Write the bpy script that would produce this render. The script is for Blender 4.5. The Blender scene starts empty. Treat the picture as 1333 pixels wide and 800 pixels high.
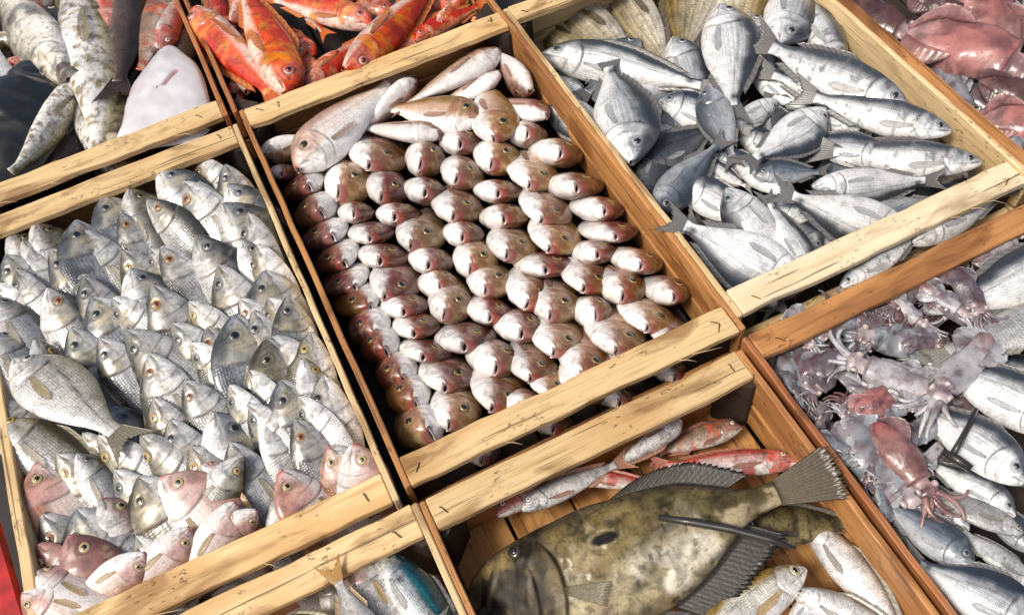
import bpy, math, random
import numpy as np
from mathutils import Matrix, Vector

# ------------------------------------------------------------------ camera, light, exposure
scn = bpy.context.scene
col = scn.collection
RIM = 0.125                                   # height of the crate rims above the market table
CAMZ = 1.0 + RIM
F = 1217.0
XA = np.array([6177., -2743., F]); YA = np.array([-966., -1635., F])
XA /= np.linalg.norm(XA); YA = YA - XA * (XA @ YA); YA /= np.linalg.norm(YA)
ZA = np.cross(XA, YA)
RC = np.stack([XA, YA, ZA], 1)                # world -> camera (x right, y down, z forward)
CAM = np.array([0., 0., CAMZ])
cam = bpy.data.objects.new('camera', bpy.data.cameras.new('camera'))
col.objects.link(cam)
cam.data.sensor_width = 36.0
cam.data.lens = F * 36.0 / 1333.0
cam.data.clip_start = 0.01; cam.data.clip_end = 500
rt, up, bk = RC.T @ [1, 0, 0], -(RC.T @ [0, 1, 0]), -(RC.T @ [0, 0, 1])
m = Matrix([[rt[i], up[i], bk[i], CAM[i]] for i in range(3)] + [[0, 0, 0, 1]])
cam.matrix_world = m
scn.camera = cam

SUN_EL, SUN_AZ = math.radians(56), math.radians(192)      # direction the light comes from, azimuth from +X
world = bpy.data.worlds.new('World'); scn.world = world; world.use_nodes = True
wn = world.node_tree.nodes; wl = world.node_tree.links
sky = wn.new('ShaderNodeTexSky'); sky.sky_type = 'NISHITA'; sky.sun_disc = False
sky.sun_elevation = SUN_EL; sky.sun_rotation = math.radians(90) - SUN_AZ
sky.air_density = 1.0; sky.dust_density = 6.0; sky.ozone_density = 0.2
wl.new(sky.outputs[0], wn['Background'].inputs[0]); wn['Background'].inputs[1].default_value = 0.06
sun = bpy.data.objects.new('sun', bpy.data.lights.new('sun', 'SUN'))
col.objects.link(sun)
sun.data.energy = 1.5; sun.data.angle = math.radians(14); sun.data.color = (1.0, 0.94, 0.86)
sd = Vector((math.cos(SUN_EL) * math.cos(SUN_AZ), math.cos(SUN_EL) * math.sin(SUN_AZ), math.sin(SUN_EL)))
sun.rotation_euler = sd.to_track_quat('Z', 'Y').to_euler(); sun.location = sd * 5
scn.view_settings.view_transform = 'Standard'; scn.view_settings.look = 'None'
scn.view_settings.exposure = 0.86; scn.view_settings.gamma = 1.0
scn.view_settings.use_curve_mapping = False
try:
    scn.cycles.max_bounces = 4; scn.cycles.diffuse_bounces = 2; scn.cycles.glossy_bounces = 2
except Exception:
    pass

# ------------------------------------------------------------------ small maths
rnd = random.Random(7)
def U(px, py, z):
    """point of the place at height z (measured from the rim, negative is down in the crate) seen at a photo position"""
    d = RC.T @ np.array([(px - 666.5) / F, (py - 400.) / F, 1.])
    return CAM + d * ((z - 1.0) / d[2])
def nrm(v): return v / (np.linalg.norm(v) + 1e-12)
def ss(a, b, x):
    t = np.clip((x - a) / (b - a), 0, 1); return t * t * (3 - 2 * t)
def mix(a, b, m):
    a = np.asarray(a, float); b = np.asarray(b, float); m = np.asarray(m, float)[..., None]
    return a * (1 - m) + b * m
def gauss(x, c, s): return np.exp(-((x - c) / s) ** 2)
def vnoise(P, sc, seed=0):
    P = np.asarray(P, float) * sc + seed * 17.31
    I = np.floor(P).astype(np.int64); fr = P - I; fr = fr * fr * (3 - 2 * fr)
    def h(i, j, k):
        n = (i * 374761393 + j * 668265263 + k * 2147483647 + seed * 1274126177) & 0xFFFFFFFF
        n = ((n ^ (n >> 13)) * 1274126177) & 0xFFFFFFFF
        return ((n ^ (n >> 16)) & 0xFFFF) / 65535.0
    r = 0
    for a in (0, 1):
        for b in (0, 1):
            for c in (0, 1):
                w = (fr[..., 0] if a else 1 - fr[..., 0]) * (fr[..., 1] if b else 1 - fr[..., 1]) * (fr[..., 2] if c else 1 - fr[..., 2])
                r = r + w * h(I[..., 0] + a, I[..., 1] + b, I[..., 2] + c)
    return r
def fbm(P, sc, seed=0): return 0.55 * vnoise(P, sc, seed) + 0.3 * vnoise(P, sc * 2.1, seed + 1) + 0.15 * vnoise(P, sc * 4.3, seed + 2)
def curve(pts):
    xs = np.array([p[0] for p in pts], float); ys = np.array([p[1] for p in pts], float)
    mgrad = np.zeros(len(xs)); d = np.diff(ys) / np.diff(xs)
    mgrad[0] = d[0]; mgrad[-1] = d[-1]
    for i in range(1, len(xs) - 1):
        mgrad[i] = 0 if d[i - 1] * d[i] <= 0 else 2 * d[i - 1] * d[i] / (d[i - 1] + d[i])
    def f(x):
        x = np.clip(np.asarray(x, float), xs[0], xs[-1]); i = np.clip(np.searchsorted(xs, x) - 1, 0, len(xs) - 2)
        hh = xs[i + 1] - xs[i]; t = (x - xs[i]) / hh
        return ((2 * t**3 - 3 * t**2 + 1) * ys[i] + (t**3 - 2 * t**2 + t) * hh * mgrad[i]
                + (-2 * t**3 + 3 * t**2) * ys[i + 1] + (t**3 - t**2) * hh * mgrad[i + 1])
    return f

# ------------------------------------------------------------------ materials
def new_mat(name):
    mt = bpy.data.materials.new(name); mt.use_nodes = True
    return mt, mt.node_tree.nodes, mt.node_tree.links, mt.node_tree.nodes['Principled BSDF']
def N(nodes, kind, **kw):
    n = nodes.new(kind)
    for k, v in kw.items(): setattr(n, k, v)
    return n
def math_node(nt, op, a, b=None):
    n = nt.nodes.new('ShaderNodeMath'); n.operation = op
    for i, x in enumerate((a, b)):
        if x is None: continue
        if hasattr(x, 'links'): nt.links.new(x, n.inputs[i])
        else: n.inputs[i].default_value = x
    return n.outputs[0]
def mixcol(nt, blend, fac, a, b):
    n = nt.nodes.new('ShaderNodeMix'); n.data_type = 'RGBA'; n.blend_type = blend
    for i, x in ((0, fac), (6, a), (7, b)):
        if hasattr(x, 'links'): nt.links.new(x, n.inputs[i])
        else: n.inputs[i].default_value = x
    return n.outputs[2]
def ramp(nt, src, stops):
    n = nt.nodes.new('ShaderNodeValToRGB'); e = n.color_ramp.elements
    while len(e) < len(stops): e.new(0.5)
    for i, (p, c) in enumerate(stops):
        e[i].position = p; e[i].color = (*c, 1) if len(c) == 3 else c
    nt.links.new(src, n.inputs[0]); return n.outputs[0]

def skin_mat(name, metal=0.2, rough=0.32, scales=(70, 46), scale_col=0.25, scale_bump=0.35, speck=0.25, speck_scale=60, coat=0.25, mott=0.35, stripes=0.0, sat_var=0.12, vlo=0.84, vr=0.36):
    mt, nd, lk, bs = new_mat(name); nt = mt.node_tree
    at = N(nd, 'ShaderNodeAttribute', attribute_name='Col')
    uv = N(nd, 'ShaderNodeUVMap'); uv.uv_map = 'UVMap'
    tc = N(nd, 'ShaderNodeTexCoord'); oi = N(nd, 'ShaderNodeObjectInfo')
    mp = N(nd, 'ShaderNodeMapping'); mp.inputs['Scale'].default_value = (scales[0], scales[1], 1)
    lk.new(uv.outputs[0], mp.inputs[0])
    vo = N(nd, 'ShaderNodeTexVoronoi'); vo.inputs['Randomness'].default_value = 0.35; vo.inputs['Scale'].default_value = 1
    lk.new(mp.outputs[0], vo.inputs['Vector'])
    # object space shifted per fish
    ad = N(nd, 'ShaderNodeVectorMath', operation='ADD'); lk.new(tc.outputs['Object'], ad.inputs[0])
    sh = math_node(nt, 'MULTIPLY', oi.outputs['Random'], 37.0); lk.new(sh, ad.inputs[1])
    n1 = N(nd, 'ShaderNodeTexNoise'); n1.inputs['Scale'].default_value = 7; n1.inputs['Detail'].default_value = 5; lk.new(ad.outputs[0], n1.inputs['Vector'])
    n2 = N(nd, 'ShaderNodeTexNoise'); n2.inputs['Scale'].default_value = speck_scale; n2.inputs['Detail'].default_value = 2; lk.new(ad.outputs[0], n2.inputs['Vector'])
    mask = at.outputs['Alpha']
    c = at.outputs['Color']
    m1 = ramp(nt, n1.outputs[0], [(0.3, (1 - mott,) * 3), (0.5, (1, 1, 1)), (0.7, (1 + mott * 0.45,) * 3)])
    c = mixcol(nt, 'MULTIPLY', 1.0, c, m1)
    sc_ = ramp(nt, vo.outputs['Distance'], [(0.15, (1.06, 1.06, 1.06)), (0.62, (1 - scale_col,) * 3)])
    c = mixcol(nt, 'MULTIPLY', mask, c, sc_)
    sp = ramp(nt, n2.outputs[0], [(0.33, (1 - speck,) * 3), (0.42, (1, 1, 1))])
    c = mixcol(nt, 'MULTIPLY', 1.0, c, sp)
    if stripes:
        sx = N(nd, 'ShaderNodeSeparateXYZ'); lk.new(uv.outputs[0], sx.inputs[0])
        w = math_node(nt, 'SINE', math_node(nt, 'MULTIPLY', sx.outputs[1], scales[1] * 6.283 / 2))
        st = ramp(nt, math_node(nt, 'ADD', math_node(nt, 'MULTIPLY', w, 0.5), 0.5), [(0.35, (1 - stripes,) * 3), (0.75, (1.04,) * 3)])
        c = mixcol(nt, 'MULTIPLY', mask, c, st)
    n3 = N(nd, 'ShaderNodeTexNoise'); n3.inputs['Scale'].default_value = 110; n3.inputs['Detail'].default_value = 4; n3.inputs['Roughness'].default_value = .7; lk.new(ad.outputs[0], n3.inputs['Vector'])
    c = mixcol(nt, 'MULTIPLY', 1.0, c, ramp(nt, n3.outputs[0], [(0.32, (0.72, 0.72, 0.72)), (0.5, (1, 1, 1)), (0.68, (1.15, 1.15, 1.15))]))
    n4 = N(nd, 'ShaderNodeTexNoise'); n4.inputs['Scale'].default_value = 16; n4.inputs['Detail'].default_value = 6; n4.inputs['Distortion'].default_value = 1.2; lk.new(ad.outputs[0], n4.inputs['Vector'])
    c = mixcol(nt, 'MULTIPLY', 1.0, c, ramp(nt, n4.outputs[0], [(0.36, (1 - mott * .9,) * 3), (0.5, (1, 1, 1))]))
    hs = N(nd, 'ShaderNodeHueSaturation')
    lk.new(c, hs.inputs['Color'])
    lk.new(math_node(nt, 'ADD', math_node(nt, 'MULTIPLY', oi.outputs['Random'], vr), vlo), hs.inputs['Value'])
    rr = math_node(nt, 'FRACT', math_node(nt, 'MULTIPLY', oi.outputs['Random'], 13.7))
    lk.new(math_node(nt, 'ADD', math_node(nt, 'MULTIPLY', rr, 2 * sat_var), 1 - sat_var), hs.inputs['Saturation'])
    lk.new(hs.outputs[0], bs.inputs['Base Color'])
    bs.inputs['Metallic'].default_value = metal
    lk.new(math_node(nt, 'ADD', math_node(nt, 'MULTIPLY', n1.outputs[0], 0.3), rough - 0.15), bs.inputs['Roughness'])
    bs.inputs['Coat Weight'].default_value = coat * 1.7; bs.inputs['Coat Roughness'].default_value = 0.07
    bp = N(nd, 'ShaderNodeBump'); bp.inputs['Strength'].default_value = 0.5; bp.inputs['Distance'].default_value = 0.0012
    hgt = math_node(nt, 'SUBTRACT', math_node(nt, 'MULTIPLY', n1.outputs[0], 1.2), math_node(nt, 'MULTIPLY', math_node(nt, 'MULTIPLY', vo.outputs['Distance'], mask), scale_bump * 3))
    hgt = math_node(nt, 'ADD', hgt, math_node(nt, 'MULTIPLY', n2.outputs[0], 0.25))
    lk.new(hgt, bp.inputs['Height']); lk.new(bp.outputs[0], bs.inputs['Normal'])
    return mt

def plain_attr_mat(name, rough=0.3, metal=0.0, coat=0.3, alpha_trans=0.0, noise=0.2, nscale=60):
    mt, nd, lk, bs = new_mat(name); nt = mt.node_tree
    at = N(nd, 'ShaderNodeAttribute', attribute_name='Col'); tc = N(nd, 'ShaderNodeTexCoord')
    n1 = N(nd, 'ShaderNodeTexNoise'); n1.inputs['Scale'].default_value = nscale; n1.inputs['Detail'].default_value = 4; lk.new(tc.outputs['Object'], n1.inputs['Vector'])
    c = mixcol(nt, 'MULTIPLY', 1.0, at.outputs['Color'], ramp(nt, n1.outputs[0], [(0.3, (1 - noise,) * 3), (0.7, (1 + noise * 0.5,) * 3)]))
    lk.new(c, bs.inputs['Base Color'])
    bs.inputs['Roughness'].default_value = rough; bs.inputs['Metallic'].default_value = metal
    bs.inputs['Coat Weight'].default_value = coat; bs.inputs['Coat Roughness'].default_value = 0.1
    if alpha_trans: bs.inputs['Transmission Weight'].default_value = alpha_trans
    bp = N(nd, 'ShaderNodeBump'); bp.inputs['Strength'].default_value = 0.3; bp.inputs['Distance'].default_value = 0.001
    lk.new(n1.outputs[0], bp.inputs['Height']); lk.new(bp.outputs[0], bs.inputs['Normal'])
    return mt

def wood_mat(name, light, dark, stain, rough=0.6, spots=0.6, wet=0.0, contrast=1.0):
    mt, nd, lk, bs = new_mat(name); nt = mt.node_tree
    tc = N(nd, 'ShaderNodeTexCoord'); oi = N(nd, 'ShaderNodeObjectInfo')
    ad = N(nd, 'ShaderNodeVectorMath', operation='ADD'); lk.new(tc.outputs['Object'], ad.inputs[0])
    lk.new(math_node(nt, 'MULTIPLY', oi.outputs['Random'], 53.0), ad.inputs[1])
    def noise(scale, stretch, detail=6, dist=0.0):
        mp = N(nd, 'ShaderNodeMapping'); mp.inputs['Scale'].default_value = stretch; lk.new(ad.outputs[0], mp.inputs[0])
        n = N(nd, 'ShaderNodeTexNoise'); n.inputs['Scale'].default_value = scale; n.inputs['Detail'].default_value = detail
        n.inputs['Distortion'].default_value = dist; lk.new(mp.outputs[0], n.inputs['Vector']); return n.outputs[0]
    g1 = noise(9, (0.55, 9, 9), 5, 0.5); g2 = noise(22, (0.7, 16, 16), 6, 0.25); big = noise(9, (0.6, 1.6, 1.6), 4)
    c = ramp(nt, g1, [(0.22, dark), (0.44, tuple(np.array(light) * 0.9 + np.array(dark) * 0.1)), (0.7, light)])
    c = mixcol(nt, 'MULTIPLY', 0.7 * contrast, c, ramp(nt, g2, [(0.30, (0.58, 0.5, 0.42)), (0.5, (1, 1, 1)), (0.75, (1.06, 1.05, 1.02))]))
    c = mixcol(nt, 'MIX', ramp(nt, big, [(0.46, (0, 0, 0)), (0.66, (0.85, 0.85, 0.85))]), c, (*stain, 1))
    # small dark nicks and wormholes, drawn out along the grain
    mp = N(nd, 'ShaderNodeMapping'); mp.inputs['Scale'].default_value = (70, 150, 150); lk.new(ad.outputs[0], mp.inputs[0])
    nw_ = N(nd, 'ShaderNodeTexNoise'); nw_.inputs['Scale'].default_value = 1.6; nw_.inputs['Detail'].default_value = 3; lk.new(mp.outputs[0], nw_.inputs['Vector'])
    vs_ = N(nd, 'ShaderNodeVectorMath', operation='SCALE'); vs_.inputs['Scale'].default_value = 1.5; lk.new(nw_.outputs['Color'], vs_.inputs[0])
    va_ = N(nd, 'ShaderNodeVectorMath', operation='ADD'); lk.new(mp.outputs[0], va_.inputs[0]); lk.new(vs_.outputs[0], va_.inputs[1])
    vo = N(nd, 'ShaderNodeTexVoronoi'); vo.inputs['Scale'].default_value = 1.0; lk.new(va_.outputs[0], vo.inputs['Vector'])
    damp = noise(14, (.5, 1.3, 1.3), 5, 1.0)
    c = mixcol(nt, 'MULTIPLY', 1.0, c, ramp(nt, damp, [(0.34, (0.52, 0.44, 0.36)), (0.46, (1, 1, 1))]))
    sel = noise(16, (1, 1, 1), 3)
    near = ramp(nt, vo.outputs['Distance'], [(0.16, (1, 1, 1)), (0.3, (0, 0, 0))])
    selr = ramp(nt, sel, [(0.50, (0, 0, 0)), (0.58, (1, 1, 1))])
    sp = math_node(nt, 'MULTIPLY', math_node(nt, 'MULTIPLY', near, selr), spots)
    c = mixcol(nt, 'MIX', sp, c, (0.035, 0.018, 0.008, 1))
    # long hair cracks
    cr = noise(6, (0.5, 26, 26), 3, 0.8)
    crk = ramp(nt, cr, [(0.655, (0, 0, 0)), (0.69, (0.7, 0.7, 0.7))])
    c = mixcol(nt, 'MIX', crk, c, (0.06, 0.03, 0.012, 1))
    hs = N(nd, 'ShaderNodeHueSaturation'); lk.new(c, hs.inputs['Color'])
    lk.new(math_node(nt, 'ADD', math_node(nt, 'MULTIPLY', oi.outputs['Random'], 0.28), 0.86), hs.inputs['Value'])
    lk.new(hs.outputs[0], bs.inputs['Base Color'])
    lk.new(math_node(nt, 'ADD', math_node(nt, 'MULTIPLY', big, 0.3), rough - 0.15), bs.inputs['Roughness'])
    bs.inputs['Coat Weight'].default_value = wet; bs.inputs['Coat Roughness'].default_value = 0.25
    bp = N(nd, 'ShaderNodeBump'); bp.inputs['Strength'].default_value = 0.55; bp.inputs['Distance'].default_value = 0.0015
    h = math_node(nt, 'ADD', g2, math_node(nt, 'MULTIPLY', g1, 0.6))
    h = math_node(nt, 'SUBTRACT', h, math_node(nt, 'ADD', math_node(nt, 'MULTIPLY', sp, 1.2), crk))
    lk.new(h, bp.inputs['Height']); lk.new(bp.outputs[0], bs.inputs['Normal'])
    return mt

def simple_mat(name, c, rough=0.5, metal=0.0, noise=0.25, scale=40, coat=0.0):
    mt, nd, lk, bs = new_mat(name); nt = mt.node_tree
    tc = N(nd, 'ShaderNodeTexCoord')
    n1 = N(nd, 'ShaderNodeTexNoise'); n1.inputs['Scale'].default_value = scale; n1.inputs['Detail'].default_value = 5; lk.new(tc.outputs['Object'], n1.inputs['Vector'])
    cc = ramp(nt, n1.outputs[0], [(0.3, tuple(np.array(c) * (1 - noise))), (0.7, tuple(np.clip(np.array(c) * (1 + noise * 0.6), 0, 1)))])
    lk.new(cc, bs.inputs['Base Color']); bs.inputs['Roughness'].default_value = rough; bs.inputs['Metallic'].default_value = metal
    bs.inputs['Coat Weight'].default_value = coat
    bp = N(nd, 'ShaderNodeBump'); bp.inputs['Strength'].default_value = 0.3; bp.inputs['Distance'].default_value = 0.002
    lk.new(n1.outputs[0], bp.inputs['Height']); lk.new(bp.outputs[0], bs.inputs['Normal'])
    return mt

M = {}
M['rail'] = wood_mat('pale_batten_wood', (0.80, 0.58, 0.30), (0.56, 0.34, 0.13), (0.60, 0.36, 0.14))
M['rail_white'] = wood_mat('bleached_batten_wood', (0.74, 0.63, 0.43), (0.58, 0.44, 0.25), (0.6, 0.47, 0.28), spots=0.45, contrast=0.6)
M['orange'] = wood_mat('wet_orange_wood', (0.52, 0.25, 0.085), (0.22, 0.085, 0.026), (0.27, 0.11, 0.035), rough=0.5, wet=0.15)
M['red_wood'] = wood_mat('wet_red_wood', (0.42, 0.17, 0.06), (0.20, 0.065, 0.022), (0.25, 0.085, 0.03), rough=0.5, wet=0.15)
M['pale'] = wood_mat('pale_side_wood', (0.80, 0.61, 0.34), (0.5, 0.32, 0.14), (0.55, 0.36, 0.16))
M['dark_wood'] = wood_mat('shade_darkened_wood', (0.035, 0.022, 0.015), (0.015, 0.009, 0.006), (0.02, 0.012, 0.008), rough=0.75)  # shade of the gaps between the fish put into the wood colour
M['floor'] = wood_mat('crate_floor_wood', (0.56, 0.29, 0.10), (0.33, 0.14, 0.04), (0.40, 0.19, 0.06), rough=0.45, wet=0.2)
M['rust'] = simple_mat('rusty_staple_metal', (0.11, 0.055, 0.03), 0.6, 0.3)
M['steel'] = simple_mat('splinter_wood', (0.55, 0.42, 0.25), 0.7)
M['eye'] = plain_attr_mat('eye_iris', rough=0.15, coat=0.8, noise=0.15, nscale=200)
M['pupil'] = simple_mat('eye_pupil', (0.008, 0.008, 0.01), 0.08, coat=1.0, noise=0.1)
M['fin'] = plain_attr_mat('fin_membrane', rough=0.35, coat=0.2, noise=0.3, nscale=90)
M['clear'] = plain_attr_mat('clear_fin_membrane', rough=0.35, coat=0.1, noise=0.3, nscale=90)
M['clear'].node_tree.nodes['Principled BSDF'].inputs['Alpha'].default_value = 0.45
M['fin'].node_tree.nodes['Principled BSDF'].inputs['Alpha'].default_value = 0.86
M['cloth_red'] = simple_mat('red_painted_board', (0.40, 0.012, 0.012), 0.55, noise=0.7, scale=30)
M['table'] = simple_mat('wet_dark_ground', (0.035, 0.03, 0.028), 0.4, noise=0.4, scale=12)
M['paper'] = simple_mat('lilac_paper', (0.62, 0.52, 0.62), 0.6, noise=0.2, scale=25)

# ------------------------------------------------------------------ mesh building
def make_mesh(name, V, Fc, mat, colr=None, uv=None, smooth=True):
    me = bpy.data.meshes.new(name)
    me.from_pydata([tuple(map(float, v)) for v in V], [], [tuple(map(int, q)) for q in Fc])
    if colr is not None:
        a = me.color_attributes.new('Col', 'FLOAT_COLOR', 'POINT')
        c = np.asarray(colr, float)
        if c.shape[1] == 3: c = np.concatenate([c, np.ones((len(c), 1))], 1)
        a.data.foreach_set('color', np.clip(c, 0, 1).astype(np.float32).ravel())
    if uv is not None:
        ul = me.uv_layers.new(name='UVMap')
        vi = np.zeros(len(me.loops), np.int32); me.loops.foreach_get('vertex_index', vi)
        ul.data.foreach_set('uv', np.asarray(uv, np.float32)[vi].ravel())
    if smooth: me.polygons.foreach_set('use_smooth', [True] * len(me.polygons))
    me.materials.append(mat); me.update()
    return me
def add_obj(name, me, parent=None, mw=None):
    o = bpy.data.objects.new(name, me); col.objects.link(o)
    if parent is not None: o.parent = parent
    if mw is not None: o.matrix_world = mw
    return o
def tag(o, label=None, cat=None, group=None, kind=None):
    if label: o['label'] = label
    if cat: o['category'] = cat
    if group: o['group'] = group
    if kind: o['kind'] = kind
    return o
def empty(name, loc=(0, 0, 0), rz=0.0):
    o = bpy.data.objects.new(name, None); col.objects.link(o); o.location = loc; o.rotation_euler = (0, 0, rz); o.empty_display_size = 0.02
    return o
def grid_faces(nr, nc, wrap=False, off=0, flip=False):
    fs = []
    for i in range(nr - 1):
        for j in range(nc if wrap else nc - 1):
            k = (j + 1) % nc
            q = (off + i * nc + j, off + (i + 1) * nc + j, off + (i + 1) * nc + k, off + i * nc + k)
            fs.append(q[::-1] if flip else q)
    return fs

def board_mesh(name, L, W, T, mat, seed=0, rough=0.0012, nl=22, nw=3, bow=0.0):
    """a sawn board along local X, a little uneven, edges broken; centred"""
    b = min(0.0015, T * 0.2)
    ring = []
    ys = np.linspace(-W / 2 + b, W / 2 - b, nw + 1)
    for y in ys: ring.append((y, T / 2))
    ring += [(W / 2, T / 2 - b), (W / 2, -T / 2 + b)]
    for y in ys[::-1]: ring.append((y, -T / 2))
    ring += [(-W / 2, -T / 2 + b), (-W / 2, T / 2 - b)]
    ring = np.array(ring); n = len(ring)
    xs = np.concatenate([[-L / 2], np.linspace(-L / 2 + b, L / 2 - b, nl), [L / 2]])
    V = []
    for i, x in enumerate(xs):
        r = ring.copy()
        if i in (0, len(xs) - 1): r = r * np.array([(W - 2 * b) / W, (T - 2 * b) / T])
        P = np.stack([np.full(n, x), r[:, 0], r[:, 1]], 1)
        P[:, 1] += (vnoise(P + np.array([seed * 3.1, 0, 0]), 18, seed) - 0.5) * 2 * rough + (vnoise(np.array([[x, np.sign(y_) * .5, 0] for y_ in r[:, 0]]), 45, seed + 5) - .5) * rough
        P[:, 2] += (vnoise(P + np.array([0, seed * 2.3, 0]), 22, seed + 3) - 0.5) * 1.2 * rough + bow * (1 - (2 * x / L) ** 2)
        V.append(P)
    V = np.concatenate(V)
    fs = grid_faces(len(xs), n, True)
    fs.append(tuple(range(n))); fs.append(tuple(range(len(V) - n, len(V)))[::-1])
    return make_mesh(name, V, fs, mat, smooth=False)
def lay(o, p, q, up=(0, 0, 1)):
    """set a board so that its X axis runs p->q, its Z axis near up, its centre at the middle"""
    p = np.array(p, float); q = np.array(q, float)
    x = nrm(q - p); z = np.array(up, float); z = nrm(z - x * (x @ z)); y = np.cross(z, x); c = (p + q) / 2
    o.matrix_world = Matrix([[x[i], y[i], z[i], c[i]] for i in range(3)] + [[0, 0, 0, 1]])

_bs = [0]
def board(name, p, q, W, T, mat, parent, up=(0, 0, 1), rough=0.0012, bow=0.0, nl=22):
    _bs[0] += 1
    L = np.linalg.norm(np.array(q, float) - np.array(p, float))
    o = add_obj(name, board_mesh(name, L, W, T, M[mat], _bs[0], rough, nl=nl, bow=bow))
    lay(o, p, q, up)
    mw = o.matrix_world.copy(); o.parent = parent; o.matrix_parent_inverse = Matrix.Identity(4)
    o.matrix_basis = parent.matrix_basis.inverted() @ mw
    return o
def tube_mesh(name, pts, rad, mat, n=6, colr=None):
    pts = np.array(pts, float); k = len(pts); rad = np.broadcast_to(np.array(rad, float), (k,))
    V = []
    tg = np.gradient(pts, axis=0); ref = np.array([0.13, 0.21, 0.97])
    for i in range(k):
        t = nrm(tg[i]); a = nrm(np.cross(t, ref)); b = np.cross(t, a)
        for j in range(n):
            an = 2 * math.pi * j / n; V.append(pts[i] + rad[i] * (a * math.cos(an) + b * math.sin(an)))
    fs = grid_faces(k, n, True, flip=True) + [tuple(range(n))[::-1], tuple(range((k - 1) * n, k * n))]
    c = None
    if colr is not None:
        c = np.repeat(np.broadcast_to(np.array(colr, float), (k, 3)), n, 0)
    return make_mesh(name, V, fs, mat, colr=c)

# ------------------------------------------------------------------ fish building (unit fish: snout at the origin, tail base at x = -1, back towards +Z)
class Shape:
    def __init__(s, top, bot, wid, keel=1.15, mouth=(0.022, 0.008, -0.012, 0.05), gill=0.27, eye=(0.12, 0.3, 0.034), bend=0.0, bz=0.0):
        s.top, s.bot, s.wid = curve(top), curve(bot), curve(wid)
        s.keel, s.mouth, s.gill, s.eye, s.bend, s.bz = keel, mouth, gill, eye, bend, bz
    def warp(s, P):
        P = np.array(P, float); u = np.clip(-P[..., 0] - 0.2, 0, 2)
        P[..., 1] += s.bend * u ** 2; P[..., 2] += s.bz * u ** 2
        return P
    def surf(s, u, v, side):
        sn = np.asarray(v, float); cs = np.sqrt(np.clip(1 - sn ** 2, 0, 1))
        h = np.where(sn > 0, s.top(u), s.bot(u))
        return np.stack([-np.asarray(u, float) + 0 * sn, side * s.wid(u) * cs ** s.keel, h * sn], -1)
    def gill_u(s, v): return s.gill - 0.075 * (np.asarray(v) + 0.05) ** 2

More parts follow.
